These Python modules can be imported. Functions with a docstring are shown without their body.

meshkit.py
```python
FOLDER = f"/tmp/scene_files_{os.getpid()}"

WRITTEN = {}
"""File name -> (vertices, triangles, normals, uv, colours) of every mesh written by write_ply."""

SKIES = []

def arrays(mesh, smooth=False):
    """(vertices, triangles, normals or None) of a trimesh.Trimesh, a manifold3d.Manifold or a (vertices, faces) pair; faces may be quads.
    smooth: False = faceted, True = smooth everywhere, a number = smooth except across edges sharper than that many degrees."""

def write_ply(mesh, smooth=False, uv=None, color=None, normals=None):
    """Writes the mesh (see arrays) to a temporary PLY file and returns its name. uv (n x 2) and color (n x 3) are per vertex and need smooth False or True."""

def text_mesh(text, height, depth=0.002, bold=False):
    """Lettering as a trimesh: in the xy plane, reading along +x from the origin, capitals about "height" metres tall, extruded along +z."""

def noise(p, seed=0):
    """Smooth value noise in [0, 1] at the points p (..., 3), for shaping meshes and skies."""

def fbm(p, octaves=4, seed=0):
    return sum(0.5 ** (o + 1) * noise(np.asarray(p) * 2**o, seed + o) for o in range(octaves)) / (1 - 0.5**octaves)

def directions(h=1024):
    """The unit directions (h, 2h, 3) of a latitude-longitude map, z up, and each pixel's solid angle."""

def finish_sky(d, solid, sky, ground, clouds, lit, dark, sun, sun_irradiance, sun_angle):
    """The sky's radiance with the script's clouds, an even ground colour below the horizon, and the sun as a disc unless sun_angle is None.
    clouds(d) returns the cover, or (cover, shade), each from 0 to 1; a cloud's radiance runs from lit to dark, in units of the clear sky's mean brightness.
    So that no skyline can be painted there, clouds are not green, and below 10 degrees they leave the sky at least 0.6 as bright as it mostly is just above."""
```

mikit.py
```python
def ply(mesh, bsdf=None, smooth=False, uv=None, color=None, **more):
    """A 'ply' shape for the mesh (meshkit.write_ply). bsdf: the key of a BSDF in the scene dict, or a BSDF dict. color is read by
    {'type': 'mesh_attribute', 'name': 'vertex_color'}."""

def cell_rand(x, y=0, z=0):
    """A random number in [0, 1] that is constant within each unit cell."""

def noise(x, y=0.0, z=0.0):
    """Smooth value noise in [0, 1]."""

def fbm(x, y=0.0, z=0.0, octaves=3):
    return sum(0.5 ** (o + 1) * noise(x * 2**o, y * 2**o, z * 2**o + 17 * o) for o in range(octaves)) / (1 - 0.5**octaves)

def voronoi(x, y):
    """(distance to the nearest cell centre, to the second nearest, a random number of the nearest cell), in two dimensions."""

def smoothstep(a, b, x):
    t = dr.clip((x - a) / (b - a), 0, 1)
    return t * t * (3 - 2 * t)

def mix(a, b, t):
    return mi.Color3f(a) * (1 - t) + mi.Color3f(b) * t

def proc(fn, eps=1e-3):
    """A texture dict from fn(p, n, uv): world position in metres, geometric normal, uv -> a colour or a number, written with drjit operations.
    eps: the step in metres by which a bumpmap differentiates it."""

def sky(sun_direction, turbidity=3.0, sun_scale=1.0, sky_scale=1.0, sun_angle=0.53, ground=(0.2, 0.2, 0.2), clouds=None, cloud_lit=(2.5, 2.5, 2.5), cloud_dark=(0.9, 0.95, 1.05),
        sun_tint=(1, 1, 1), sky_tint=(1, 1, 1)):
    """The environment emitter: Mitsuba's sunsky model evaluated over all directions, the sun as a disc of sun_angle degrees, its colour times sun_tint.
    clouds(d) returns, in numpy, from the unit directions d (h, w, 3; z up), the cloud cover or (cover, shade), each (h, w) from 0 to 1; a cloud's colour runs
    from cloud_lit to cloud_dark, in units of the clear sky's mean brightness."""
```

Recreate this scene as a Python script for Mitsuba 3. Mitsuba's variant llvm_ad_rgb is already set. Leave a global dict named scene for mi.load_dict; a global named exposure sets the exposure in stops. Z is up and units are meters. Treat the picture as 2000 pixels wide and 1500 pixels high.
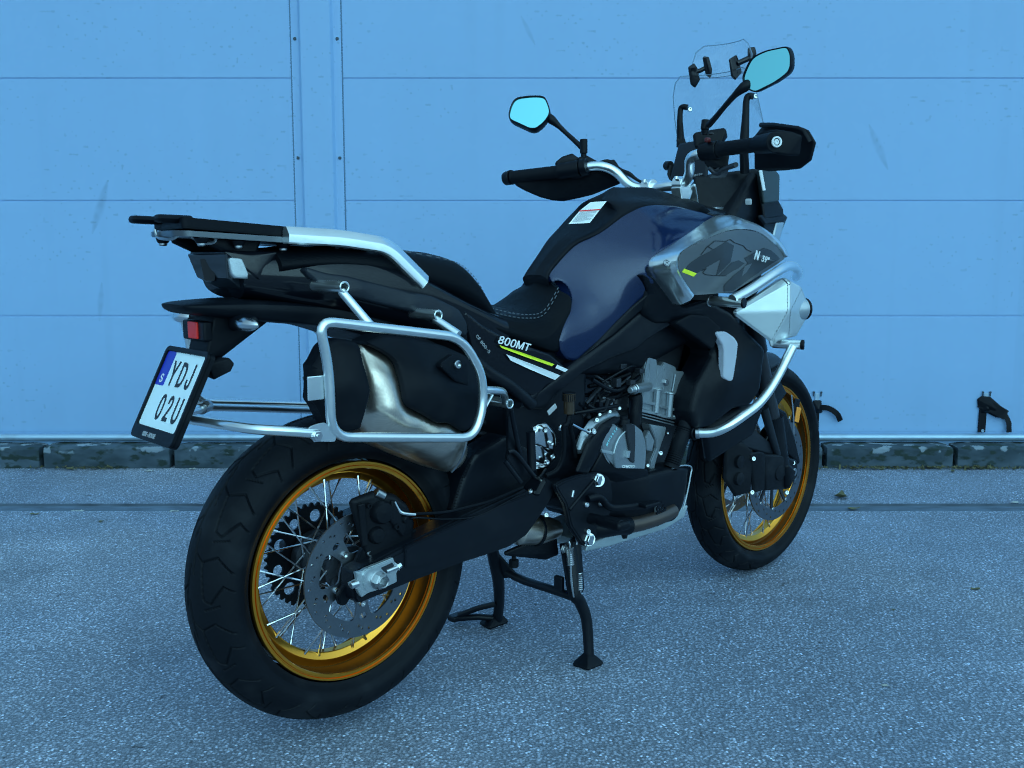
import math, numpy as np, trimesh, mitsuba as mi, drjit as dr, mikit, meshkit
import manifold3d as m3
from shapely.geometry import Polygon, Point, LineString, box as sbox
from shapely import affinity, ops
from scipy.spatial import Delaunay
from scipy.interpolate import RBFInterpolator
T = mi.ScalarTransform4f
scene, labels = {}, {}

# ---------------------------------------------------------------- camera, sky, exposure
PITCH = 0.1364
scene['camera'] = {'type': 'perspective', 'fov': 53.26, 'fov_axis': 'x', 'near_clip': 0.05, 'far_clip': 400.0,
                   'to_world': T().look_at(origin=[0, 0, 1.003], target=[0, math.cos(PITCH), 1.003 - math.sin(PITCH)], up=[0, 0, 1])}
SUN = np.array([0.34, -0.88, 0.31])
def cloud(d):
    # an even veil of cloud at dusk, brightest round the low sun behind the camera and fading evenly away from it
    n = meshkit.fbm(d * np.array([2.2, 2.2, 4.0]) + 7.3, 4, 3)
    glow = np.exp((d @ (SUN / np.linalg.norm(SUN)) - 1) / 0.52)
    return np.ones(d.shape[:2]), np.clip(1.03 - glow + 0.22 * (n - 0.5), 0, 1)
scene['sky'] = mikit.sky(SUN.tolist(), turbidity=3, sun_scale=0.1, sun_angle=75, clouds=cloud,
                         cloud_lit=(2.9, 5.9, 7.6), cloud_dark=(0.46, 0.88, 1.26), sun_tint=(0.30, 0.66, 1.0), ground=(0.06, 0.1, 0.16))
exposure = 2.34

# ---------------------------------------------------------------- materials
def mat(key, d, two=True):
    scene[key] = {'type': 'twosided', 'b': d} if two else d
    return key
def rgb(*c): return {'type': 'rgb', 'value': list(map(float, c))}
def pri(key, c, rough=0.5, metal=0.0, spec=0.5, **k):
    return mat(key, {'type': 'principled', 'base_color': c if isinstance(c, dict) else rgb(*c), 'roughness': rough, 'metallic': metal, 'specular': spec, **k})
def grain(c, amp=0.25, s=900.0, big=6.0, dust=0.0):
    """a colour with fine grain and slow patches of wear"""
    c = [float(k) for k in c]
    def fn(p, n, uv):
        a = mikit.noise(p.x * s, p.y * s, p.z * s) - 0.5
        b = mikit.fbm(p.x * big, p.y * big, p.z * big, 3) - 0.5
        k = 1 + amp * a + 1.1 * amp * b
        d = dust * mikit.smoothstep(0.5, 0.75, mikit.fbm(p.x * 14 + 3, p.y * 14, p.z * 14, 3))
        return mikit.mix(mi.Color3f(*c) * k, mi.Color3f(0.16, 0.17, 0.18), d)
    return mikit.proc(fn)
def rgh(base, amp, s=30.0):
    return mikit.proc(lambda p, n, uv: dr.clip(base + amp * (mikit.fbm(p.x * s, p.y * s, p.z * s, 3) - 0.5), 0.03, 1))
def bump(key, d, fn, scale=1.0, eps=4e-4):
    scene[key] = {'type': 'twosided', 'b': {'type': 'bumpmap', 'arbitrary': mikit.proc(fn, eps), 'scale': scale, 'b': d}}
    return key
pri('m_plastic', grain((0.0022, 0.0038, 0.0070), 0.3, 700, 8, 0.015), rgh(0.42, 0.12), spec=0.2)
bump('m_texplastic', {'type': 'principled', 'base_color': grain((0.0026, 0.0044, 0.0078), 0.3, 900, 9, 0.02), 'roughness': 0.5, 'specular': 0.15},
     lambda p, n, uv: mikit.noise(p.x * 700, p.y * 700, p.z * 700) * 0.00018)
pri('m_gloss', (0.002, 0.003, 0.006), 0.11, spec=0.32, clearcoat=0.4, clearcoat_gloss=0.98)
pri('m_panel', grain((0.013, 0.017, 0.024), 0.15, 600, 5), rgh(0.36, 0.08), spec=0.3)
def _flake(p, n, uv):
    k = 0.85 + 0.5 * mikit.cell_rand(p.x * 900, p.y * 900, p.z * 900)
    return mi.Color3f(0.002, 0.012, 0.052) * k
pri('m_navy', mikit.proc(_flake), 0.15, metal=0.25, spec=0.45, clearcoat=1.0, clearcoat_gloss=1.0)
bump('m_seat', {'type': 'principled', 'base_color': grain((0.0022, 0.0036, 0.0058), 0.35, 800, 10), 'roughness': 0.5, 'specular': 0.11},
     lambda p, n, uv: mikit.noise(p.x * 420, p.y * 420, p.z * 420) * 0.0005)
pri('m_thread', (0.10, 0.12, 0.14), 0.8)
bump('m_rubber', {'type': 'principled', 'base_color': grain((0.0045, 0.0062, 0.0095), 0.35, 500, 14, 0.05), 'roughness': 0.6, 'specular': 0.15},
     lambda p, n, uv: mikit.noise(p.x * 500, p.y * 500, p.z * 500) * 0.00015)
pri('m_silver', grain((0.90, 0.95, 0.95), 0.05, 1200, 5), rgh(0.21, 0.06), metal=0.95, spec=0.6)
pri('m_satin', grain((0.58, 0.64, 0.66), 0.06, 1200, 5), rgh(0.36, 0.1), metal=0.85, spec=0.5)
pri('m_traymetal', grain((0.14, 0.16, 0.18), 0.1, 900, 7), rgh(0.35, 0.1), metal=0.9, spec=0.5)
pri('m_chrome', (0.72, 0.74, 0.75), 0.12, metal=1.0)
pri('m_steel', grain((0.42, 0.44, 0.46), 0.12, 700, 12), rgh(0.28, 0.12), metal=1.0)
pri('m_disc', grain((0.22, 0.24, 0.27), 0.12, 900, 20), rgh(0.34, 0.1), metal=1.0)
def _brushed(p, n, uv):
    k = 0.8 + 0.45 * mikit.noise(p.x * 60, p.y * 900, p.z * 260) * mikit.fbm(p.x * 9, p.y * 9, p.z * 9, 3)
    return mi.Color3f(0.86, 0.74, 0.62) * k
pri('m_brushed', mikit.proc(_brushed), rgh(0.32, 0.12, 50), metal=1.0)
pri('m_gold', grain((0.96, 0.40, 0.05), 0.08, 900, 7), rgh(0.20, 0.07), metal=1.0)
pri('m_alloy', grain((0.33, 0.37, 0.40), 0.2, 700, 14), rgh(0.34, 0.12), metal=0.75, spec=0.5)
pri('m_alloydark', grain((0.040, 0.045, 0.055), 0.25, 700, 14), rgh(0.40, 0.12), metal=0.5, spec=0.4)
pri('m_white', grain((0.80, 0.82, 0.82), 0.04, 500, 9), 0.35)
pri('m_plate', (0.76, 0.88, 0.90), 0.32, spec=0.4)
pri('m_euroblue', (0.015, 0.03, 0.42), 0.3)
pri('m_ink', (0.012, 0.013, 0.016), 0.4)
pri('m_neon', (0.80, 0.90, 0.03), 0.35)
pri('m_decalgrey', (0.42, 0.44, 0.46), 0.35)
pri('m_decaldark', (0.030, 0.034, 0.040), 0.3, clearcoat=0.4)
pri('m_gunmetal', grain((0.16, 0.17, 0.18), 0.06, 1500, 4), 0.3, metal=0.55, clearcoat=0.7, clearcoat_gloss=0.95)
pri('m_red', (0.85, 0.02, 0.012), 0.3, clearcoat=0.5)
pri('m_orange', (0.90, 0.30, 0.02), 0.3, clearcoat=0.5)
pri('m_brass', (0.30, 0.22, 0.10), 0.4, metal=0.6)
pri('m_frame', grain((0.0035, 0.0055, 0.0095), 0.2, 800, 10, 0.02), rgh(0.38, 0.1), spec=0.25)
pri('m_shroud', grain((0.68, 0.75, 0.77), 0.05, 1200, 5), rgh(0.36, 0.1), metal=0.65, spec=0.5)
pri('m_lampcowl', (0.035, 0.050, 0.055), 0.35, spec=0.4)
pri('m_caliper', grain((0.005, 0.0065, 0.0095), 0.3, 500, 20, 0.04), rgh(0.45, 0.1), spec=0.18)
pri('m_goldshade', grain((0.16, 0.085, 0.022), 0.2, 600, 9, 0.1), rgh(0.34, 0.1), metal=0.9)  # darkened rim gold: the shade inside the barrel is put into its colour
pri('m_ductwhite', (0.42, 0.45, 0.52), 0.35)
pri('m_decalcyan', (0.35, 0.85, 0.9), 0.3)
pri('m_smokebrown', (0.045, 0.028, 0.016), 0.25, spec=0.5)
pri('m_exhaust', grain((0.16, 0.12, 0.10), 0.2, 600, 12), rgh(0.32, 0.12), metal=0.9)
pri('m_pan', grain((0.42, 0.50, 0.54), 0.15, 500, 9, 0.1), rgh(0.42, 0.12), metal=0.5)
pri('m_satindark', (0.05, 0.055, 0.065), 0.4, metal=0.5)
pri('m_orangedim', (0.30, 0.08, 0.02), 0.4)
pri('m_reddim', (0.12, 0.012, 0.012), 0.4)
pri('m_screenedge', (0.16, 0.26, 0.36), 0.3)
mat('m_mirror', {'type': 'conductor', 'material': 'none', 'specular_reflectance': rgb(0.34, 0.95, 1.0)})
mat('m_screen', {'type': 'blendbsdf', 'weight': 0.06, 'a': {'type': 'thindielectric', 'int_ior': 1.45}, 'b': {'type': 'twosided', 'b': {'type': 'diffuse', 'reflectance': rgb(0.55, 0.6, 0.62)}}}, False)
mat('m_lens', {'type': 'dielectric', 'int_ior': 1.45}, False)
pri('m_smoke', (0.014, 0.019, 0.026), 0.06, spec=0.6, clearcoat=1.0, clearcoat_gloss=1.0)

# ---------------------------------------------------------------- mesh helpers
BX, BY, YAW = -0.3682, 2.0561, 0.7439           # where the bike stands, and its heading
BIKE = T().translate([BX, BY, 0]).rotate([0, 0, 1], math.degrees(YAW))
def put(key, mesh, m, smooth=30, to=BIKE):
    scene[key] = mikit.ply(mesh, m, smooth=smooth, to_world=to)
    return key
used = {}
def nxt(key):
    used[key] = used.get(key, -1) + 1
    return key if used[key] == 0 else '%s_%03d' % (key, used[key])
def mc(key, mesh, m, smooth=30, to=BIKE):           # a part of the motorcycle, numbered when its name is taken
    return put(nxt('motorcycle__' + key), mesh, m, smooth, to)
def tm(v, f): 
    return trimesh.Trimesh(np.asarray(v, float), np.asarray(f, int), process=False)
def mir(m):
    m = m.copy(); m.vertices = m.vertices * [1, -1, 1]; m.faces = m.faces[:, ::-1]
    return m
def cat(*ms): return trimesh.util.concatenate(list(ms))
def tri(m):
    if hasattr(m, 'to_mesh'):
        k = m.to_mesh(); return tm(k.vert_properties[:, :3], k.tri_verts)
    return m
def unit(v): v = np.asarray(v, float); return v / (np.linalg.norm(v) + 1e-12)
def spline(pts, per=8, closed=False):
    P = np.asarray(pts, float); n = len(P)
    if n < 3 and not closed: return P
    out = []
    for i in range(n if closed else n - 1):
        a, b, c, d = (P[(i + k) % n] if closed else P[min(max(i + k, 0), n - 1)] for k in (-1, 0, 1, 2))
        for t in np.arange(per) / per:
            out.append(0.5 * (2 * b + (c - a) * t + (2 * a - 5 * b + 4 * c - d) * t * t + (3 * b - a - 3 * c + d) * t ** 3))
    if not closed: out.append(P[-1])
    return np.array(out)
def fillet(pts, r, n=6, closed=False):
    """a polyline with its corners rounded to about radius r (2-D or 3-D)"""
    P = [np.asarray(p, float) for p in pts]; out = []
    for i, p in enumerate(P):
        if not closed and i in (0, len(P) - 1): out.append(p); continue
        a, b = P[i - 1] - p, P[(i + 1) % len(P)] - p
        la, lb = np.linalg.norm(a), np.linalg.norm(b)
        rr = r[i] if isinstance(r, (list, tuple)) else r
        k = min(rr, 0.48 * la, 0.48 * lb)
        if k < 1e-5: out.append(p); continue
        A, B = p + a / la * k, p + b / lb * k
        for t in np.linspace(0, 1, n): out.append((1 - t) ** 2 * A + 2 * t * (1 - t) * p + t * t * B)
    return np.array(out)
def sweep(P, prof, closed=False, cap=True, scale=None, up=None):
    """sweeps the closed 2-D profile along the 3-D points P with parallel-transported frames"""
    P = np.asarray(P, float); prof = np.asarray(prof, float); n, k = len(P), len(prof)
    tg = np.roll(P, -1, 0) - np.roll(P, 1, 0) if closed else np.gradient(P, axis=0)
    tg = np.array([unit(t) for t in tg])
    u = np.asarray(up, float) if up is not None else (np.array([0, 0, 1.0]) if abs(tg[0][2]) < 0.9 else np.array([1.0, 0, 0]))
    V = []
    for i in range(n):
        u = u if up is None else np.asarray(up, float)
        x = unit(u - tg[i] * (u @ tg[i])); y = np.cross(tg[i], x); u = x
        sc = 1 if scale is None else scale[i]
        V.append(P[i] + (prof[:, :1] * x + prof[:, 1:] * y) * sc)
    V = np.vstack(V); F = []
    for i in range(n if closed else n - 1):
        a, b = i * k, ((i + 1) % n) * k
        for j in range(k):
            jj = (j + 1) % k
            F += [[a + j, b + jj, b + j], [a + j, a + jj, b + jj]]
    if not closed and cap:
        for s, base in ((0, 0), (1, (n - 1) * k)):
            c = len(V); V = np.vstack([V, V[base:base + k].mean(0)])
            F += [[c, base + (j + 1) % k, base + j] if s == 0 else [c, base + j, base + (j + 1) % k] for j in range(k)]
    m = tm(V, F)
    if m.volume < 0: m.faces = m.faces[:, ::-1]
    return m
def circle(r, n=14, sq=1.0): a = np.arange(n) / n * 2 * np.pi; return np.stack([r * np.cos(a), r * sq * np.sin(a)], 1)
def tube(pts, r, n=14, closed=False, per=0, cap=True):
    P = spline(pts, per, closed) if per else np.asarray(pts, float)
    sc = None if np.isscalar(r) else np.interp(np.linspace(0, 1, len(P)), np.linspace(0, 1, len(r)), r)
    return sweep(P, circle(r if sc is None else 1.0, n), closed, cap, sc)
def basis(axis):
    w = unit(axis); u = unit(np.cross([0, 0, 1], w)) if abs(w[2]) < 0.95 else np.array([1.0, 0, 0]); u = unit(u - w * (u @ w))
    return u, np.cross(w, u), w
def lathe(prof, c, axis=(0, 1, 0), n=32, closed=False, a0=0.0):
    """revolves (radius, along) points about the axis through c"""
    u, v, w = basis(axis); prof = np.asarray(prof, float); k = len(prof); a = a0 + np.arange(n) / n * 2 * np.pi
    V = np.vstack([np.asarray(c, float) + prof[:, 1:] * w + prof[:, :1] * (math.cos(t) * u + math.sin(t) * v) for t in a]); F = []
    for i in range(n):
        b, d = i * k, ((i + 1) % n) * k
        for j in range(k if closed else k - 1):
            jj = (j + 1) % k
            F += [[b + j, d + j, d + jj], [b + j, d + jj, b + jj]]
    m = tm(V, F)
    if closed and m.volume < 0: m.faces = m.faces[:, ::-1]
    return m
def rod(a, b, r, r2=None, n=20, ch=0.0015):
    a, b = np.asarray(a, float), np.asarray(b, float); L = np.linalg.norm(b - a); r2 = r if r2 is None else r2; ch = min(ch, r * .45, r2 * .45, L * .4)
    m = lathe([(0, 0), (r - ch, 0), (r, ch), (r2, L - ch), (r2 - ch, L), (0, L)], a, b - a, n)
    return m if m.volume > 0 else tm(m.vertices, m.faces[:, ::-1])
def ring(a, b, ro, ri, n=28, ch=0.001):
    L = np.linalg.norm(np.subtract(b, a))
    return lathe([(ri, ch), (ri + ch, 0), (ro - ch, 0), (ro, ch), (ro, L - ch), (ro - ch, L), (ri + ch, L), (ri, L - ch)], a, np.subtract(b, a), n, True)
def bolt(p, axis, r, h=None, socket=True, hexa=False):
    """a cap screw whose head rises from p along the axis"""
    h = h or r * 0.9; s = r * 0.5
    if hexa:
        head = lathe([(0, 0), (r * 1.25, 0), (r * 1.25, h * .2), (r, h * .22), (r, h * .9), (r * .9, h), (0, h)], p, axis, 6)
        return head if head.volume > 0 else tm(head.vertices, head.faces[:, ::-1])
    pr = [(0, 0), (r, 0), (r, h * .6), (r * .82, h)] + ([(s, h), (s, h * .35), (0, h * .35)] if socket else [(0, h * 1.1)])
    m = lathe(pr, p, axis, 18); return m if m.volume > 0 else tm(m.vertices, m.faces[:, ::-1])
def frame(o, x, y):
    x = unit(x); y = unit(np.asarray(y, float) - x * (np.asarray(y, float) @ x)); M = np.eye(4); M[:3, 0], M[:3, 1], M[:3, 2], M[:3, 3] = x, y, np.cross(x, y), o
    return M
def xf(m, M): m = m.copy(); m.apply_transform(M); return m
def extr(poly, h, bev=0.0015):
    """extrudes a shapely polygon from z=0 to z=h with chamfered rims"""
    P = poly if isinstance(poly, Polygon) else Polygon(poly)
    P = P.buffer(0); P = max(P.geoms, key=lambda g: g.area) if hasattr(P, 'geoms') else P
    bev = min(bev, h * .4)
    cs = lambda Q: m3.CrossSection([np.asarray(r.coords)[:-1] for q in (getattr(Q, 'geoms', [Q])) for r in (q.exterior, *q.interiors)], m3.FillRule.EvenOdd)
    if bev <= 0: return tri(m3.Manifold.extrude(cs(P), h))
    out, n = [], 2
    for i in range(n + 1):
        a = (i / n) * math.pi / 2
        Q = P.buffer(-bev * (1 - math.sin(a)), join_style=2)
        z = bev * (1 - math.cos(a))
        if not Q.is_empty: out.append(m3.Manifold.extrude(cs(Q), h - 2 * z).translate([0, 0, z]))
    return tri(m3.Manifold.batch_boolean(out, m3.OpType.Add))
def T_z(z): M = np.eye(4); M[2, 3] = z; return M
def slab(poly, y0, y1, bev=0.0015, r=0.0):
    """an (x, z) outline extruded from y0 to y1"""
    if r: poly = fillet(poly, r, 5, True)
    m = extr(poly, abs(y1 - y0), bev); v = m.vertices
    m = tm(np.stack([v[:, 0], max(y0, y1) - v[:, 2], v[:, 1]], 1), m.faces)
    return m if m.volume > 0 else tm(m.vertices, m.faces[:, ::-1])
def slabx(poly, x0, x1, bev=0.0015, r=0.0):
    """a (y, z) outline extruded from x0 to x1"""
    if r: poly = fillet(poly, r, 5, True)
    m = extr(poly, abs(x1 - x0), bev); v = m.vertices
    m = tm(np.stack([min(x0, x1) + v[:, 2], v[:, 0], v[:, 1]], 1), m.faces)
    return m if m.volume > 0 else tm(m.vertices, m.faces[:, ::-1])
def hull(pts, r=0.004, n=8):
    r = [r] * len(pts) if np.isscalar(r) else r
    return tri(m3.Manifold.batch_hull([m3.Manifold.sphere(q, n).translate(list(map(float, p))) for p, q in zip(pts, r)]))
def rbox(c, s, r=0.004, M=None):
    c, s = np.asarray(c, float), np.asarray(s, float) / 2; r = min(r, *(s * .95))
    P = [np.array([i, j, k]) * (s - r) for i in (-1, 1) for j in (-1, 1) for k in (-1, 1)]
    m = hull(P, r, 12)
    if M is not None: m.apply_transform(np.vstack([np.hstack([M, [[0]] * 3]), [[0, 0, 0, 1]]]))
    m.apply_translation(c); return m
def loft(rings, cap=True, closed=False):
    R = [np.asarray(r, float) for r in rings]; k = len(R[0]); V = np.vstack(R); F = []
    for i in range(len(R) if closed else len(R) - 1):
        a, b = i * k, ((i + 1) % len(R)) * k
        for j in range(k):
            jj = (j + 1) % k; F += [[a + j, b + j, b + jj], [a + j, b + jj, a + jj]]
    if cap and not closed:
        for base, s in ((0, 0), ((len(R) - 1) * k, 1)):
            c = len(V); V = np.vstack([V, V[base:base + k].mean(0)])
            F += [[c, base + j, base + (j + 1) % k] if s == 0 else [c, base + (j + 1) % k, base + j] for j in range(k)]
    m = tm(V, F)
    return m if m.volume > 0 else tm(V, m.faces[:, ::-1])
def resample(P, step):
    P = np.asarray(P, float); L = LineString(np.vstack([P, P[:1]])); n = max(12, int(L.length / step))
    return np.array([L.interpolate(i / n, normalized=True).coords[0] for i in range(n)])
def patch(rim, inner=(), edge=0.006, depth=0.02, step=0.008, r=0.012, smooth=1e-4, side=-1, holes=(), wall=None):
    """A body panel: the 3-D outline rim and inner points give its outer face y = f(x, z) as a thin-plate surface; its rim rolls inwards
    over 'edge' and a wall of 'depth' closes it behind. side -1 is the bike's right."""
    rim = np.asarray(rim, float)
    if r: rim = fillet(rim, r, 5, True)
    o3 = resample(rim, step); key = np.vstack([o3] + ([np.asarray(inner, float)] if len(inner) else []))
    f = RBFInterpolator(key[:, [0, 2]], key[:, 1], kernel='thin_plate_spline', smoothing=smooth)
    P = Polygon(o3[:, [0, 2]]).buffer(0)
    if holes:
        P = P.difference(ops.unary_union([Polygon(h) for h in holes]))
    P = max(P.geoms, key=lambda g: g.area) if hasattr(P, 'geoms') else P
    return shell(P, lambda a: f(a), edge, depth, step, side, wall)
def shell(P, f, edge=0.006, depth=0.02, step=0.008, side=-1, wall=None):
    loops = lambda Q: [resample(np.asarray(r.coords)[:-1], step * .8) for q in getattr(Q, 'geoms', [Q]) for r in (q.exterior, *q.interiors)]
    pts, dep = [], []
    rims = loops(P)
    for k, t in enumerate((0, .15, .45, 1.0)):
        Q = P.buffer(-edge * t) if t else P
        if Q.is_empty: continue
        for l in loops(Q): pts.append(l); dep.append(np.full(len(l), edge * (1 - math.sqrt(max(0, 1 - (1 - t) ** 2)))))
    x0, z0, x1, z1 = P.bounds
    gx, gz = np.meshgrid(np.arange(x0, x1, step), np.arange(z0, z1, step)); gx = gx + (np.arange(gx.shape[0])[:, None] % 2) * step / 2
    G = np.stack([gx.ravel(), gz.ravel()], 1); I = P.buffer(-edge * 1.0 - step * .45)
    if not I.is_empty:
        from shapely import contains_xy
        G = G[contains_xy(I, G[:, 0], G[:, 1])]; pts.append(G); dep.append(np.zeros(len(G)))
    A = np.vstack(pts); D = np.concatenate(dep); A = A + 1e-7 * np.sin(np.arange(len(A)) * 12.9898)[:, None]
    tr = Delaunay(A).simplices
    from shapely import contains_xy
    cen = A[tr].mean(1); tr = tr[contains_xy(P.buffer(1e-5), cen[:, 0], cen[:, 1])]
    ar = np.cross(A[tr[:, 1]] - A[tr[:, 0]], A[tr[:, 2]] - A[tr[:, 0]]); tr = tr[np.abs(ar) > 1e-9]; ar = ar[np.abs(ar) > 1e-9]
    tr = np.where((ar > 0)[:, None], tr, tr[:, ::-1])
    y = f(A) - side * D
    V = np.stack([A[:, 0], y, A[:, 1]], 1); F = tr if side < 0 else tr[:, ::-1]
    n0 = len(V); Vb, Fb, base = [], [], 0
    for l in rims:                                   # side wall behind the rim
        k = len(l); ids = np.arange(base, base + k); base += k
        back = V[ids].copy(); back[:, 1] = back[:, 1] - side * depth if wall is None else wall
        off = n0 + sum(map(len, Vb)); Vb.append(back)
        for j in range(k):
            jj = (j + 1) % k; Fb += [[ids[j], off + j, off + jj], [ids[j], off + jj, ids[jj]]]
    V = np.vstack([V] + Vb); F = np.vstack([F, np.array(Fb)])
    return tm(V, F)
def flat(text, h, M, depth=0.0006, bold=False, sx=1.0, slant=0.0):
    m = meshkit.text_mesh(text, h, depth, bold); S = np.eye(4); S[0, 0] = sx; S[0, 1] = slant; m.apply_transform(S); m.apply_transform(M); return m

# ---------------------------------------------------------------- the setting: ground, kerb, wall
def _asphalt(p, n, uv):
    d1, d2, r = mikit.voronoi(p.x * 150, p.y * 150)
    e1, e2, q = mikit.voronoi(p.x * 360 + 9.1, p.y * 360)
    big = mikit.fbm(p.x * 1.3, p.y * 1.3, 0.0, 4)
    mid = mikit.fbm(p.x * 9 + 4, p.y * 9, 3.0, 3)
    stone = mikit.smoothstep(0.75, 0.1, d1) * (0.25 + 1.5 * r * r)
    k = 0.34 + 0.82 * stone + 0.40 * q * mikit.smoothstep(0.8, 0.2, e1)
    k = k * (0.75 + 0.36 * big + 0.22 * mid)
    blot = mikit.fbm(p.x * 3.3 + 11, p.y * 3.3, 1.7, 4); k = k * (1 - 0.20 * mikit.smoothstep(0.55, 0.74, blot) + 0.16 * mikit.smoothstep(0.45, 0.25, blot))
    grit = mikit.smoothstep(0.955, 0.985, mikit.noise(p.x * 46, p.y * 46, 4.0)); k = k * (1 - 0.55 * grit)
    k = k + 1.3 * mikit.smoothstep(0.955, 0.985, r) * mikit.smoothstep(0.55, 0.2, d1)
    c = mikit.mix(mi.Color3f(0.235, 0.280, 0.365), mi.Color3f(0.255, 0.283, 0.345), mikit.smoothstep(0.35, 0.7, big))
    return c * k
def _asphalt_h(p, n, uv):
    d1, d2, r = mikit.voronoi(p.x * 150, p.y * 150)
    return 0.0016 * mikit.smoothstep(0.7, 0.05, d1) * (0.3 + r) + 0.0006 * mikit.noise(p.x * 500, p.y * 500)
bump('m_asphalt', {'type': 'principled', 'base_color': mikit.proc(_asphalt), 'roughness': 0.62, 'specular': 0.45}, _asphalt_h, 1.0, 5e-4)
def sheet(x0, x1, y0, y1, z): return tm([[x0, y0, z], [x1, y0, z], [x1, y1, z], [x0, y1, z]], [[0, 1, 2], [0, 2, 3]])
def struct(key, mesh, m, smooth=False):
    put(key, mesh, m, smooth, T()); labels[key] = {'kind': 'structure'}
struct('ground', cat(sheet(-150, 150, -150, 3.768, 0)), 'm_asphalt')
def _apron(p, n, uv):
    base = _asphalt(p, n, uv)
    return base * 0.92 * (0.85 + 0.3 * mikit.fbm(p.x * 3, p.y * 5, 1.0, 3))
bump('m_apron', {'type': 'principled', 'base_color': mikit.proc(_apron), 'roughness': 0.7, 'specular': 0.35}, _asphalt_h, 0.6, 5e-4)
struct('apron', sheet(-60, 60, 3.872, 4.62, 0.002), 'm_apron')
# a sunken joint between the yard and the apron along the wall
def _gutter(p, n, uv):
    k = mikit.fbm(p.x * 14, p.y * 40, 0.0, 4)
    return mi.Color3f(0.085, 0.115, 0.155) * (0.5 + 0.9 * k)
pri('m_gutter', mikit.proc(_gutter), 0.8)
g = [sheet(-60, 60, 3.768, 3.872, -0.007)]
g.append(tm([[-60, 3.768, 0], [60, 3.768, 0], [60, 3.768, -.007], [-60, 3.768, -.007]], [[0, 2, 1], [0, 3, 2]]))
g.append(tm([[-60, 3.872, .002], [60, 3.872, .002], [60, 3.872, -.007], [-60, 3.872, -.007]], [[0, 1, 2], [0, 2, 3]]))
struct('gutter', cat(*g), 'm_gutter')

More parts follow.
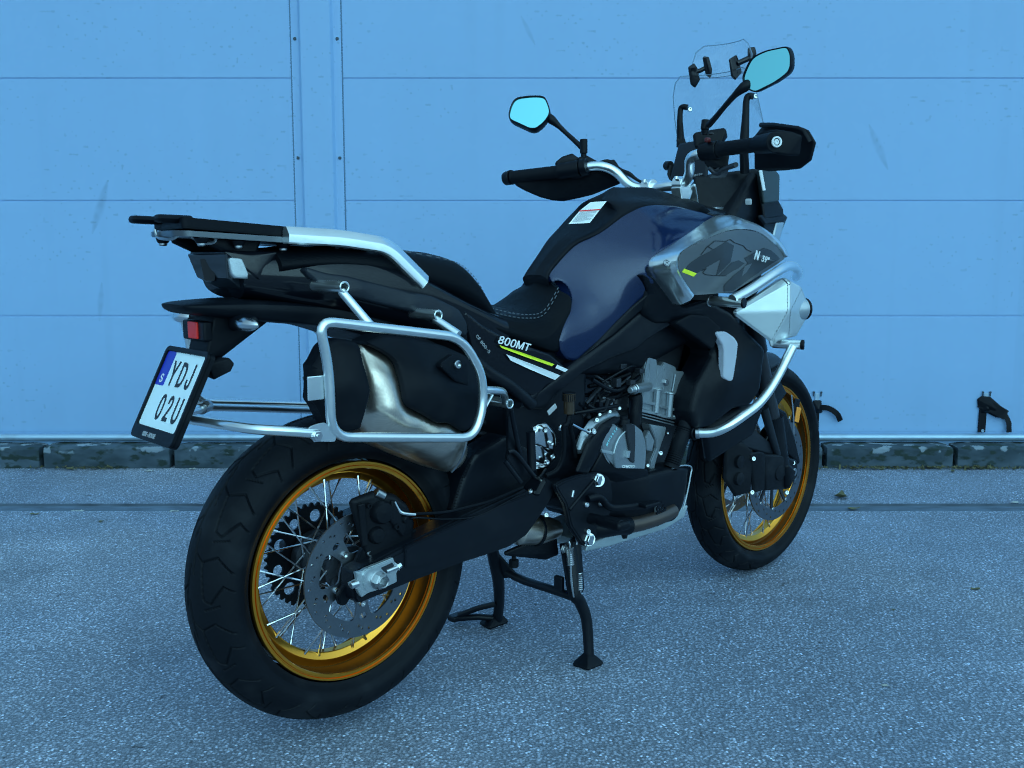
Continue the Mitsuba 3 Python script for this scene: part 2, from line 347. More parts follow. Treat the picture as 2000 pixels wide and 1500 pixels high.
# kerb stones at the foot of the wall
def _kerb(p, n, uv):
    a = mikit.fbm(p.x * 7, p.y * 7, p.z * 12, 4); b = mikit.fbm(p.x * 26 + 5, p.y * 26, p.z * 40, 3)
    base = mikit.mix(mi.Color3f(0.030, 0.048, 0.062), mi.Color3f(0.075, 0.105, 0.135), mikit.smoothstep(0.3, 0.75, a))
    moss = mikit.mix(base, mi.Color3f(0.020, 0.034, 0.030), mikit.smoothstep(0.5, 0.72, b))
    chip = mikit.smoothstep(0.60, 0.68, mikit.fbm(p.x * 19 + 2, p.y * 30, p.z * 18, 3)) * mikit.smoothstep(0.066, 0.078, p.z)
    return mikit.mix(moss, mi.Color3f(0.24, 0.29, 0.34), chip * 0.8)
bump('m_kerb', {'type': 'principled', 'base_color': mikit.proc(_kerb), 'roughness': 0.85, 'specular': 0.3},
     lambda p, n, uv: 0.004 * mikit.fbm(p.x * 50, p.y * 50, p.z * 50, 3), 1.0, 1e-3)
labels['kerb'] = {'label': 'row of weathered dark concrete kerb stones along the foot of the wall', 'category': 'kerb'}
rng = np.random.default_rng(5)
pitch, first = 0.5875, -2.1181
stones = []
for v in range(3):
    L = pitch - 0.022
    prof = [(0, 0), (0, .088), (.004, .097), (.016, .1025), (.118, .1035), (.118, 0)]
    xs = np.linspace(0, L, 18); R = []
    for x in xs:
        e = min(x, L - x); b = 0.008 * max(0, 1 - e / 0.02) ** 2
        w = [(yy + (b if yy < .02 else 0), zz - (b * .8 if zz > .05 else 0)) for yy, zz in prof]
        nn = [meshkit.noise(np.array([x * 22 + v * 9, zz * 50, yy * 30]), v) - .5 for yy, zz in w]
        R.append([(x, yy + .006 * q * (zz > 0.02), zz + .006 * q * (zz > .05)) for (yy, zz), q in zip(w, nn)])
    stones.append(loft(R))
ply_stone = [mikit.ply(s, 'm_kerb', smooth=40) for s in stones]
for i in range(-10, 21):
    k = nxt('kerb__stone')
    scene[k] = {**ply_stone[i % 3], 'to_world': T().translate([first + i * pitch + 0.011, 4.498 + rng.uniform(-.004, .004), rng.uniform(-.003, .003)])}
pri('m_dirt', (0.02, 0.026, 0.03), 0.9)
put('kerb__bedding', sheet(-9, 11, 4.53, 4.62, 0.06), 'm_dirt', False, T())

# the panel wall
WY = 4.60
def _paint(p, n, uv):
    streak = mikit.fbm(p.x * 5.0, 0.0, p.z * 0.35, 4) - 0.5
    blot = mikit.fbm(p.x * 1.2, 0.0, p.z * 1.2, 3) - 0.5
    spk = mikit.smoothstep(0.84, 0.95, mikit.noise(p.x * 61, 2.0, p.z * 61)) * mikit.smoothstep(0.42, 0.66, mikit.fbm(p.x * 3.1, 5.0, p.z * 3.1, 3))
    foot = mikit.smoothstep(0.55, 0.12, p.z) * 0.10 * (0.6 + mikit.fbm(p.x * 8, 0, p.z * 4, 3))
    def stroke(x0, z0, x1, z1, w):
        ux, uz = x1 - x0, z1 - z0; t = dr.clip(((p.x - x0) * ux + (p.z - z0) * uz) / (ux * ux + uz * uz), 0, 1)
        d = dr.sqrt(dr.square(p.x - x0 - t * ux) + dr.square(p.z - z0 - t * uz)); ww = w * (0.25 + dr.sin(3.14159 * t))
        return mikit.smoothstep(ww, ww * 0.2, d) * (0.5 + 0.9 * mikit.noise(p.x * 40, 3.0, p.z * 40))
    runs = mikit.smoothstep(0.60, 0.86, mikit.noise(p.x * 17 + 3, 0.0, 0.3 * p.z)) * mikit.smoothstep(0.35, 0.7, mikit.fbm(p.x * 4, 2.0, p.z * 0.9, 2))
    scuff = 0.16 * stroke(-1.87, 1.05, -1.79, 1.28, 0.022) + 0.13 * stroke(1.66, 1.33, 1.57, 1.52, 0.020) + 0.12 * stroke(-1.86, 0.66, -1.84, 0.83, 0.016) + 0.10 * stroke(0.1, 1.86, 0.04, 1.98, 0.012) + 0.035 * runs
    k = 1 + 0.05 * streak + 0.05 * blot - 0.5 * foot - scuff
    c = mi.Color3f(0.250, 0.425, 0.655) * k
    return mikit.mix(c, mi.Color3f(0.10, 0.18, 0.26), 0.28 * spk)
bump('m_wallpaint', {'type': 'principled', 'base_color': mikit.proc(_paint), 'roughness': 0.42, 'specular': 0.4},
     lambda p, n, uv: 0.0010 * mikit.fbm(p.x * 2.4, 1.0, p.z * 3.5, 2) + 0.00006 * mikit.noise(p.x * 160, p.y * 160, p.z * 160), 1.0, 3e-3)
def _core(p, n, uv): return mi.Color3f(0.02, 0.035, 0.055) * (0.7 + 0.6 * mikit.fbm(p.x * 8, p.y, p.z * 8, 2))
pri('m_gap', mikit.proc(_core), 0.9)
labels['wall'] = {'label': 'pale blue metal panel wall with a vertical cover strip behind the motorcycle', 'category': 'wall'}
put('wall__core', rbox((0, WY + .14, 2.6), (24, .2, 5.4), .002), 'm_gap', False, T())
joints = [0.150, 0.6813, 1.1927, 1.7192, 2.245, 2.77, 3.30, 3.83, 4.36, 5.0]
def wallbox(x0, x1, z0, z1, y0, y1, b=0.004):
    m = extr(sbox(x0, z0, x1, z1), y1 - y0, b); v = m.vertices
    m = tm(np.stack([v[:, 0], y1 - v[:, 2], v[:, 1]], 1), m.faces); return m if m.volume > 0 else tm(m.vertices, m.faces[:, ::-1])
put('wall__joint_backing', rbox((0, WY + .016, 2.6), (24, .02, 5.2), .001), 'm_wallpaint', False, T())
bays = [(-6.9, -0.935), (-0.775, 5.2), (5.36, 11.2)]
for x0, x1 in bays:
    for a, b in zip(joints[:-1], joints[1:]):
        put(nxt('wall__panel'), wallbox(x0, x1, a + .0016, b - .0016, WY, WY + .05), 'm_wallpaint', 30, T())
# the vertical cover strip: a shallow hat section with a flange either side
def strip(xc):
    w, f, d = 0.074, 0.108, 0.030
    out = [(-f, -.004), (-w - .004, -.005), (-w - .001, -.007), (-w + .008, -d + .003), (-w + .012, -d), (w - .012, -d), (w - .008, -d + .003), (w + .001, -.007), (w + .004, -.005), (f, -.004), (f, .004), (-f, .004)]
    R = [[(xc + x, WY + y - .0005, z) for x, y in out] for z in (0.152, 1.2, 5.0)]
    return loft(R)
for xc in (-0.851, 5.28):
    put(nxt('wall__cover_strip'), strip(xc), 'm_wallpaint', 20, T())
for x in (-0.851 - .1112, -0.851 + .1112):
    put(nxt('wall__sealant_line'), wallbox(x - .0028, x + .0028, .152, 4.99, WY - .0025, WY + .004, 0), 'm_shadowline', False, T())  # dark painted strips stand for the shadow line at the flange edges
pri('m_shadowline', (0.09, 0.18, 0.30), 0.6)
pri('m_screw', (0.05, 0.075, 0.10), 0.5, metal=0.4)
for z in (0.40, 0.88, 1.378, 1.885):
    for x in (-0.851 - .092, -0.851 + .092):
        s = bolt((x, WY - .005, z), (0, -1, 0), 0.0065, .005, hexa=True)
        put(nxt('wall__screw'), s, 'm_screw', 30, T())
# rounded drip flashing along the foot of the panels, and the dark gap above it
pri('m_flash', grain((0.36, 0.50, 0.62), 0.12, 400, 6, 0.25), rgh(0.32, 0.14), metal=0.55)
put('wall__flashing', tube([(x, WY - .012, 0.1275) for x in np.linspace(-12, 12, 41)], 0.0165, 14), 'm_flash', 40, T())

# ---------------------------------------------------------------- the motorcycle
labels['motorcycle'] = {'label': 'dark blue adventure motorcycle with gold spoked wheels on its centre stand', 'category': 'motorcycle'}
WB, RR, FR, RZ = 1.527, 0.3198, 0.3252, 0.3426
def tyre(R, w, rim_r, rim_w, seg, kind):
    """the tyre's outer skin with its grooves pressed in, turned about the y axis at the origin"""
    crown = []
    m = 100
    for t in np.linspace(-1, 1, m):
        a = t * 1.18                                            # tread arc
        y = w * math.sin(a) / math.sin(1.18) if abs(a) > 9 else w * math.sin(min(max(a, -1.5), 1.5)) / math.sin(1.18)
        r = R - (w * 0.86) * (1 - math.cos(a))
        crown.append((r, y))
    end = crown[0]
    side = []
    for t in np.linspace(0, 1, 16)[1:]:                         # sidewall down to the bead
        r = end[0] + (rim_r + .004 - end[0]) * t
        y = -(w + (0.45 * (rim_w - w) * t if t < 0 else 0)) 
        y = -(w * (1 - t) + rim_w * t + 0.010 * math.sin(math.pi * min(1, t * 1.1)))
        if 0.62 < t < 0.7: y -= .0012
        side.append((r, y))
    prof = np.array(side[::-1] + crown + [(r, -y) for r, y in side])
    k = len(prof); A = np.arange(seg) / seg * 2 * np.pi
    arc = np.concatenate([[0], np.cumsum(np.linalg.norm(np.diff(prof, axis=0), axis=1))]); arc -= arc.mean()
    n_in = np.gradient(prof, axis=0); nrm = np.stack([-n_in[:, 1], n_in[:, 0]], 1); nrm /= np.linalg.norm(nrm, axis=1, keepdims=True)
    nrm *= np.sign((nrm[:, :1] * (prof[:, :1] - (rim_r + .02)) + nrm[:, 1:] * prof[:, 1:]).sum()) or 1
    N = 15 if kind == 'rear' else 19
    P = 2 * np.pi * R / N                                        # one repeat of the pattern along the circumference
    U, S = np.meshgrid(A / (2 * np.pi) * N, arc, indexing='ij')
    depth = np.zeros_like(U)
    tw = w * 1.35
    lines = [[(0.0, .02), (.30, .06), (.42, .30), (.95, .40)], [(.95, .40), (1.0, .55), (.72, .78)], [(.30, .06), (.62, .10)],
             [(.42, .30), (.30, .60), (.50, .92)], [(.10, .42), (.02, .72)], [(.72, .78), (.80, 1.0)]]
    wid = [.0018, .0016, .0015, .0015, .0012, .0011]
    for sgn, off in ((1, 0.0), (-1, 0.5)):
        u = (U + off) % 1.0; s = sgn * S / tw
        for ln, wd in zip(lines, wid):
            for (a, b), (c, d) in zip(ln[:-1], ln[1:]):
                for sh in (-1, 0, 1):
                    ax, bx = (a + sh) * P, (c + sh) * P; ay, by = b * tw, d * tw
                    px, py = u * P, s * tw
                    L2 = (bx - ax) ** 2 + (by - ay) ** 2
                    t = np.clip(((px - ax) * (bx - ax) + (py - ay) * (by - ay)) / L2, 0, 1)
                    dist = np.hypot(px - ax - t * (bx - ax), py - ay - t * (by - ay))
                    depth = np.maximum(depth, np.clip((wd - dist) / (wd * .35), 0, 1))
    depth[np.abs(S) > tw * 1.02] = 0
    dd = 0.0040 * depth
    r = prof[:, 0][None] - dd * nrm[:, 0]; y = prof[:, 1][None] - dd * nrm[:, 1]
    V = np.stack([r * np.cos(A)[:, None], y + 0 * A[:, None], r * np.sin(A)[:, None]], -1).reshape(-1, 3)
    i, j = np.meshgrid(np.arange(seg), np.arange(k - 1), indexing='ij')
    a, b = (i * k + j).ravel(), (((i + 1) % seg) * k + j).ravel()
    return tm(V, np.vstack([np.stack([a, a + 1, b], 1), np.stack([a + 1, b + 1, b], 1)])) if kind else None
def rim(fl, w, well, n=120):
    """a spoked rim's section: flanges, bead seats, raised centre; (radius, y)"""
    o = [(fl, -w), (fl + .0012, -w + .0025), (fl - .001, -w + .005), (fl - .003, -w + .008), (fl - .004, -w + .026), (fl - .006, -.004), (fl - .006, 0)]
    i = [(fl - .0105, -w + .010), (fl - .0120, -w + .005), (fl - .0150, -w + .0012), (fl - .0140, -w - .0012), (fl - .0092, -w - .0012), (fl - .0080, -w + .0018), (fl - .0064, -w + .0018), (fl - .0052, -w - .0014), (fl - .0012, -w - .0014)]
    rib = [(well - .004, 0), (well - .004, -.0095), (well - .001, -.0120), (well + .010, -.0165), (well + .013, -.0160)]
    half = rib + [(fl - .0135, -.0100)]
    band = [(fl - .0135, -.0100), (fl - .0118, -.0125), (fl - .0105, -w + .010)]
    full = lambda h: h + [(r, -y) for r, y in h[::-1]]
    sec = i + o + [(r, -y) for r, y in o[:-1][::-1]] + [(r, -y) for r, y in i[::-1]]
    rb = half[::-1] + [(r, -y) for r, y in half[1:]]
    return (cat(lathe(sec, (0, 0, 0), (0, 1, 0), n, True), lathe(rb + [(fl - .006, .010), (fl - .006, -.010)], (0, 0, 0), (0, 1, 0), n, True)),
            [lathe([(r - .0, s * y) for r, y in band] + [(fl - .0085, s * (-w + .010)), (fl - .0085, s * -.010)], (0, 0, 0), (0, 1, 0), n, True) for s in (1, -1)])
def disc(ro, ri, t, windows, holes):
    P = Point(0, 0).buffer(ro, 96).difference(Point(0, 0).buffer(ri, 48))
    for q in windows + holes: P = P.difference(q)
    return P
REARW = BIKE @ T().translate([0, 0, RZ])
STEER = 0.0443
FRONTB = BIKE @ T().translate([WB - .06, 0, 0]).rotate([0, 0, 1], math.degrees(STEER)).translate([-(WB - .06), 0, 0])
FRONTW = FRONTB @ T().translate([WB, 0, FR])
def spokes(where, to, n, r_rim, y_rim, r_hub, y_hub, swing):
    a = np.array([r_rim, 0, 0]); 
    for sgn in (-1, 1):
        for d in (-1, 1):
            ang = d * swing
            p0 = np.array([r_rim, sgn * y_rim, 0]); p1 = np.array([r_hub * math.cos(ang), sgn * y_hub, r_hub * math.sin(ang)])
            e = unit(p1 - p0)
            m = cat(tube([p0 + e * .002, p1], 0.0019, 8), rod(p0 - e * .003, p0 + e * .017, .0034, .0028, 8))
            pl = mikit.ply(m, 'm_chrome', smooth=40)
            for i in range(n):
                th = (i + (0.25 if d > 0 else -0.05) + (0.5 if sgn > 0 else 0)) * 360 / n
                scene[nxt('motorcycle__%s__spoke' % where)] = {**pl, 'to_world': to @ T().rotate([0, 1, 0], th)}
# rear wheel
mc('rear_wheel__tyre', tyre(RR, .076, .2265, .058, 1050, 'rear'), 'm_rubber', True, REARW)
R_ = rim(.2263, .062, .186)
mc('rear_wheel__rim', R_[0], 'm_gold', 25, REARW)
for b in R_[1]: mc('rear_wheel__rim_barrel', b, 'm_goldshade', 25, REARW)
spokes('rear_wheel', REARW, 10, .1875, .012, .046, .046, 0.95)
mc('rear_wheel__hub', lathe([(.012, -.075), (.034, -.074), (.036, -.06), (.050, -.056), (.051, -.042), (.036, -.036), (.031, 0), (.036, .036), (.051, .042), (.050, .056), (.058, .06), (.058, .08), (.012, .082)], (0, 0, 0), (0, 1, 0), 40), 'm_alloydark', 30, REARW)
def arc_window(r0, r1, a0, a1, rr=.006):
    t = np.linspace(a0, a1, 16)
    return Polygon([(r1 * math.cos(q), r1 * math.sin(q)) for q in t] + [(r0 * math.cos(q), r0 * math.sin(q)) for q in t[::-1]]).buffer(-rr).buffer(rr)
B0 = 2.23                                             # the first carrier bolt's angle in the x-z plane
wins = [arc_window(.050, .096, B0 + k * 2 * math.pi / 5 + .23, B0 + (k + 1) * 2 * math.pi / 5 - .20, .012) for k in range(5)]
slots = [affinity.rotate(affinity.scale(Point(.088, 0).buffer(.0062), 1.0, 1.45), math.degrees(B0 + k * 2 * math.pi / 5 + .02), origin=(0, 0)) for k in range(5)]
hole = [Point(rr * math.cos(a), rr * math.sin(a)).buffer(.0031, 6) for k in range(30) for rr, a in (((.107, .119)[k % 2], k * 2 * math.pi / 30 + .05),)]
hole += [Point(.113 * math.cos(a), .113 * math.sin(a)).buffer(.0031, 6) for a in np.arange(15) * 2 * math.pi / 15 + .12]
mc('rear_wheel__brake_disc', slab(disc(.1295, .030, .005, wins + slots, hole), -.0925, -.0875, .0006), 'm_disc', 25, REARW)
for k in range(5):
    a = B0 + k * 2 * math.pi / 5
    mc('rear_wheel__disc_bolt', bolt((.061 * math.cos(a), -.0925, .061 * math.sin(a)), (0, -1, 0), .0072, .006), 'm_chrome', 30, REARW)
    mc('rear_wheel__disc_carrier', rod((.061 * math.cos(a), -.0875, .061 * math.sin(a)), (.040 * math.cos(a), -.060, .040 * math.sin(a)), .010), 'm_alloydark', 30, REARW)
teeth = [((.108 + (.0055 if q % 4 in (1, 2) else -.0015)) * math.cos(q * math.pi / 84), (.108 + (.0055 if q % 4 in (1, 2) else -.0015)) * math.sin(q * math.pi / 84)) for q in range(168)]
SP = Polygon(teeth).difference(Point(0, 0).buffer(.034))
for k in range(10):
    a = k * 2 * math.pi / 10 + .2
    SP = SP.difference(Point(.085 * math.cos(a), .085 * math.sin(a)).buffer(.0115 if k % 2 else .0135))
mc('rear_wheel__sprocket', slab(SP, .088, .094, .0008), 'm_caliper', 25, REARW)
# front wheel
mc('front_wheel__tyre', tyre(FR, .055, .2555, .040, 800, 'front'), 'm_rubber', True, FRONTW)
R_ = rim(.2572, .043, .222)
mc('front_wheel__rim', R_[0], 'm_gold', 25, FRONTW)
for b in R_[1]: mc('front_wheel__rim_barrel', b, 'm_goldshade', 25, FRONTW)
spokes('front_wheel', FRONTW, 10, .2235, .010, .036, .036, 0.95)
mc('front_wheel__hub', lathe([(.012, -.055), (.03, -.054), (.032, -.046), (.040, -.042), (.040, -.032), (.026, -.026), (.022, 0), (.026, .026), (.040, .032), (.040, .042), (.032, .046), (.03, .054), (.012, .055)], (0, 0, 0), (0, 1, 0), 36), 'm_alloydark', 30, FRONTW)
for sg in (-1, 1):
    P = Point(0, 0).buffer(.158, 96).difference(Point(0, 0).buffer(.122, 64))
    for k in range(36):
        rr = (.132, .140, .148)[k % 3]; a = k * 2 * math.pi / 36
        P = P.difference(Point(rr * math.cos(a), rr * math.sin(a)).buffer(.0032, 6))
    mc('front_wheel__brake_disc', slab(P, sg * .070 - .0022, sg * .070 + .0022, .0006), 'm_disc', 25, FRONTW)
    C = Point(0, 0).buffer(.052, 48).difference(Point(0, 0).buffer(.024))
    for k in range(10):
        a = k * 2 * math.pi / 10
        C = C.union(LineString([(.045 * math.cos(a), .045 * math.sin(a)), (.125 * math.cos(a + .22), .125 * math.sin(a + .22))]).buffer(.0055))
    mc('front_wheel__disc_carrier', slab(C, sg * .066 - .0025, sg * .066 + .0025, .0006), 'm_alloydark', 25, FRONTW)
    for k in range(10):
        a = k * 2 * math.pi / 10 + .22
        mc('front_wheel__disc_rivet', rod((.124 * math.cos(a), sg * .062, .124 * math.sin(a)), (.124 * math.cos(a), sg * .074, .124 * math.sin(a)), .0062, n=12), 'm_steel', 30, FRONTW)
def skin(curves, n=28, mirror=True, cap=True):
    """lofts the right-hand guide curves (centre line first), mirrored to the left"""
    C = []
    for c in curves:
        S = spline(c, 10) if len(c) > 2 else np.asarray(c, float)
        L = np.concatenate([[0], np.cumsum(np.linalg.norm(np.diff(S, axis=0), axis=1))]); t = np.linspace(0, L[-1], n)
        C.append(np.stack([np.interp(t, L, S[:, k]) for k in range(3)], 1))
    rings = []
    for i in range(n):
        a = spline([c[i] for c in C], 5)
        R = np.vstack([a[::-1], (a[1:] if abs(a[0][1]) < 1e-6 else a) * [1, -1, 1]]) if mirror else a
        rings.append(R)
    return loft(rings, cap)
def both(key, mesh, m, smooth=30):
    mc(key, mesh, m, smooth); mc(key, mir(mesh), m, smooth)

# ---- seats and tail
mc('rider_seat', skin([[(x, 0, z + .003) for x, y, z in [(0.36,0.04,0.875),(0.406,0.04,0.868),(0.491,0.04,0.853),(0.536,0.04,0.875),(0.563,0.04,0.899),(0.58,0.036,0.911),(0.598,0.034,0.92)]],
                       [(0.27,-0.1,0.874),(0.315,-0.112,0.863),(0.368,-0.118,0.849),(0.432,-0.118,0.839),(0.503,-0.104,0.844),(0.586,-0.07,0.896)],
                       [(0.239,-0.132,0.862),(0.314,-0.138,0.838),(0.402,-0.14,0.816),(0.491,-0.136,0.805),(0.545,-0.124,0.836),(0.585,-0.112,0.869)],
                       [(0.228,-0.14,0.851),(0.271,-0.143,0.834),(0.376,-0.143,0.802),(0.458,-0.14,0.777),(0.501,-0.136,0.767),(0.532,-0.132,0.771)],
                       [(.3, -.10, .76), (.40, -.10, .75), (.5, -.10, .75), (.6, -.09, .76)]], 36), 'm_seat', 35)
st = spline([(0.27,-0.1,0.874),(0.315,-0.112,0.863),(0.368,-0.118,0.849),(0.432,-0.118,0.839),(0.503,-0.104,0.844),(0.586,-0.07,0.896)], 10) + np.array([-.001, -.0025, .001])
for o in (0, .008):
    q = st + np.array([0, o * .2, o])
    dash = [tube(q[i:i + 2], .0011, 5) for i in range(0, len(q) - 2, 2)]
    mc('rider_seat__stitching', cat(*dash), 'm_thread', 30)
mc('passenger_seat', skin([[(-.17, 0, .992), (-.05, 0, 1.002), (.08, 0, 1.000), (.20, 0, .988), (.259, 0, .981), (.300, 0, .955), (.330, 0, .915), (.352, 0, .877)],
                           [(-.17, -.085, .988), (-.05, -.10, .995), (.08, -.110, .990), (.20, -.115, .972), (.25, -.113, .958), (.29, -.110, .930), (.320, -.108, .893), (.342, -.106, .862)],
                           [(-.17, -.115, .965), (-.05, -.130, .970), (.08, -.140, .955), (.20, -.142, .925), (.25, -.140, .908), (.29, -.137, .888), (.315, -.134, .865), (.335, -.130, .845)],
                           [(-.17, -.10, .95), (-.05, -.115, .95), (.08, -.12, .93), (.20, -.12, .90), (.25, -.12, .88), (.29, -.12, .86), (.31, -.115, .845), (.33, -.11, .83)]], 36), 'm_seat', 35)
pst = spline([(-.05, -.103, .9945), (.08, -.113, .9895), (.20, -.1175, .9715), (.25, -.1155, .9575), (.29, -.1125, .9295), (.320, -.1105, .8925)], 10) + np.array([0, -.002, .001])
mc('passenger_seat__stitching', cat(*[tube(pst[i:i + 2], .0011, 5) for i in range(0, len(pst) - 2, 2)]), 'm_thread', 30)
mc('tail_cowl', skin([[(-.262, 0, .981), (-.10, 0, .985), (.0, 0, .98), (.12, 0, .95), (.25, 0, .89), (.36, 0, .85)],
                      [(-.245, -.062, .979), (-.10, -.098, .985), (.0, -.115, .978), (.12, -.128, .945), (.25, -.13, .885), (.36, -.125, .845)],
                      [(-.232, -.082, .952), (-.10, -.128, .945), (.0, -.142, .93), (.12, -.150, .90), (.25, -.150, .855), (.36, -.143, .80)],
                      [(-.225, -.074, .920), (-.10, -.112, .895), (.0, -.125, .875), (.12, -.133, .845), (.25, -.135, .79), (.36, -.13, .73)],
                      [(-.215, -.04, .905), (-.10, -.07, .885), (.0, -.08, .865), (.12, -.09, .83), (.25, -.09, .77), (.36, -.09, .71)],
                      [(-.21, 0, .903), (-.10, 0, .884), (.0, 0, .864), (.12, 0, .83), (.25, 0, .77), (.36, 0, .71)]], 40), 'm_gloss', 35)
tp = patch([(-0.138,-0.133,0.964),(-0.091,-0.142,0.949),(-0.052,-0.148,0.944),(0.083,-0.152,0.912),(0.145,-0.153,0.901),(0.216,-0.151,0.873),(0.248,-0.149,0.831),(0.237,-0.149,0.81),(0.184,-0.155,0.831),(0.113,-0.158,0.865),(-0.046,-0.152,0.903),(-0.102,-0.143,0.927),(-0.129,-0.138,0.944)],
           [(-0.03,-0.158,0.919),(0.094,-0.161,0.888),(0.186,-0.158,0.855)], edge=.006, depth=.03, r=.010)
both('side_panel', tp, 'm_panel', 35)
# tail light
mc('tail_light__housing', hull([(-0.258,0.058,0.986),(-0.213,-0.084,0.979),(-0.207,-0.09,0.945),(-0.208,-0.05,0.911),(-0.255,-0.068,0.987)] + [(-.19, .08, .98), (-.20, .06, .91), (-.17, -.09, .985), (-.17, -.08, .91)], .004), 'm_gloss', 30)
mc('tail_light__lens', hull([(-0.262,0.062,0.982),(-0.251,0.052,0.943),(-0.243,-0.008,0.927),(-0.253,-0.068,0.943),(-0.256,-0.07,0.984),(-0.25,0.03,0.985)] + [(-.225, -.06, .975), (-.225, -.06, .925), (-.235, .05, .975)], .003), 'm_smoke', 25)
M = frame((-0.262,0.012,0.942), (.20, -1, 0), (.06, 0, 1))
mc('tail_light__inner_lamp', xf(extr(fillet([(-.004, .034), (.030, .034), (.042, .010), (.040, -.006), (.010, -.006)], .004, 4, True), .004, .001), M), 'm_gloss', 30)
mc('tail_light__side_trim', patch([(-0.255,-0.075,0.98),(-0.231,-0.085,0.977),(-0.22,-0.091,0.94),(-0.251,-0.081,0.942)], [], edge=.003, depth=.012, r=.004, step=.005), 'm_alloy', 30)

# ---- luggage rack and grab rails
def tilt(k, z): M = np.eye(4); M[2, 0] = -k; M[2, 3] = z - k * .14; return M
mc('luggage_rack__top_plate', xf(extr(fillet([(-.345, -.088), (-.128, -.104), (-.110, -.060), (-.110, .060), (-.128, .104), (-.318, .092), (-.318, .05), (-.335, -.05)], .012, 5, True), .019, .003), tilt(.075, 1.0145)), 'm_texplastic', 30)
for y0, y1 in ((.085, .046), (-.028, -.06)):
    mc('luggage_rack__horn', hull([(-.315, y0, 1.045), (-.371, y1 + .008, 1.046), (-.371, y1 - .008, 1.046), (-.315, y0 - .03, 1.045)], .007), 'm_texplastic', 30)
tray = Polygon(fillet([(-.335, -.084), (-.10, -.112), (.02, -.124), (.02, -.09), (-.08, -.05), (-.08, .05), (.02, .09), (.02, .124), (-.10, .112), (-.325, .088), (-.33, .05), (-.345, -.05)], .012, 5, True))
mc('luggage_rack__tray', xf(extr(tray.difference(sbox(-.28, -.045, -.15, .045)), .010, .0015), tilt(.06, 1.0042)), 'm_traymetal', 30)
for s in (-1, 1):
    for x in (-.305, -.235, -.145):
        zz = 1.0042 - .06 * (x + .14)
        mc('luggage_rack__boss', rod((x, s * .078, zz), (x, s * .078, zz - .010), .013, .010), 'm_plastic', 30)
        mc('luggage_rack__bolt', bolt((x, s * .078, zz - .010), (0, 0, -1), .0075, .005), 'm_steel', 30)
    mc('luggage_rack__bracket', hull([(-.29, s * .06, 1.010), (-.19, s * .06, 1.006), (-.20, s * .06, .985), (-.25, s * .06, .992)], .008), 'm_plastic', 30)
mc('luggage_rack__wire_loop', tube([(-0.336,0.04,1.028), (-0.336,0.03,1.015), (-0.338,0,1.012), (-0.339,-0.04,1.012), (-0.335,-0.06,1.021)], .0028, 8, per=6), 'm_steel', 40)
mc('luggage_rack__wire_loop', tube([(-0.321,-0.07,1.015), (-0.309,-0.07,1.01), (-0.305,-0.07,1.004), (-0.281,-0.07,1.005), (-0.274,-0.07,1.012)], .0035, 8, per=6), 'm_steel', 40)
gr = fillet([(-0.162,-0.118,1.019),(-0.055,-0.128,1.014),(0.046,-0.14,1),(0.125,-0.152,0.928)], [.0, .03, .028, .0], 8)
sec = [(-.016, -.011), (-.013, -.0135), (.008, -.0135), (.0155, -.008), (.0160, -.002), (.0145, .001), (.0015, .0130), (-.001, .0138), (-.013, .0138), (-.016, .011)]
gm = sweep(gr, sec, up=(0, 0, 1) if False else None)
both('grab_rail', gm, 'm_silver', 30)

# ---- pannier racks
loop = fillet([(x, -.265, z) for x, z in [(-0.19,0.873),(0.126,0.826),(0.177,0.752),(0.181,0.688),(0.155,0.627),(-0.17,0.67),(-0.172,0.795)]], [.030, .045, .03, .03, .035, .040, .05], 7, True)
ring_a, ring_b, ring_c = (-0.107,-0.222,0.927), (0.105,-0.222,0.867), (0.289,-0.225,0.675)
def rack(f):
    mc('pannier_rack__loop', f(tube(loop, .0092, 16, True)), 'm_silver', 40)
    for i, (r, a) in enumerate(((ring_a, -.12), (ring_b, -.13), (ring_c, -.12))):
        r = np.array(r); e = r * [1, 0, 1] + [0, a, 0]
        mc('pannier_rack__mount', f(ring(e, r, .0105, .0072)), 'm_silver', 30)
    top = lambda x: float(np.interp(x, [-.165, .125], [.866, .831]))
    for r, dx in ((ring_a, .030), (ring_b, .016)):
        p = np.array(r) + [0, .012, -.008]
        mc('pannier_rack__stay', f(tube([p, (p[0] + dx, -.262, top(p[0] + dx))], .0082, 14)), 'm_silver', 40)
    p = np.array(ring_c)
    mc('pannier_rack__stay', f(tube([(0.184,-0.262,0.718), (0.215,-0.258,0.714), (0.25,-0.245,0.705), p + [-.004, .012, .003]], .0082, 14, per=5)), 'm_silver', 40)
    mc('pannier_rack__brace', f(tube([(0.212,-0.255,0.705), (0.183,-0.262,0.678)], .0035, 8)), 'm_silver', 40)
    mc('pannier_rack__bracket', f(xf(extr(fillet([(-0.217,0.693),(-0.2,0.697),(-0.182,0.698),(-0.161,0.672),(-0.163,0.661),(-0.209,0.668)], .006, 4, True), .005, .001), frame((0, -.262, 0), (1, 0, 0), (0, 0, 1)))), 'm_silver', 30)
    b = (-0.202,-0.268,0.677)
    mc('pannier_rack__bolt', f(cat(bolt(b, (0, -1, 0), .0095, .007, hexa=True), lathe([(0, .007), (.0045, .007), (.004, .010), (0, .010)], b, (0, -1, 0), 12))), 'm_chrome', 30)
    mc('pannier_rack__tab', f(rbox((-0.195,-0.258,0.758), (.032, .004, .042), .0018)), 'm_silver', 30)
rack(lambda m: m)
rack(mir)
arc = [(-0.2,-0.262,0.68), (-0.253,-0.258,0.69), (-0.298,-0.235,0.696), (-0.315,-0.17,0.696), (-0.312,-0.08,0.69), (-0.309,-0.01,0.686), (-.285, .06, .685), (-0.21,0.125,0.681)]
mc('pannier_rack__rear_bar', tube(arc, .0088, 16, per=7), 'm_silver', 40)
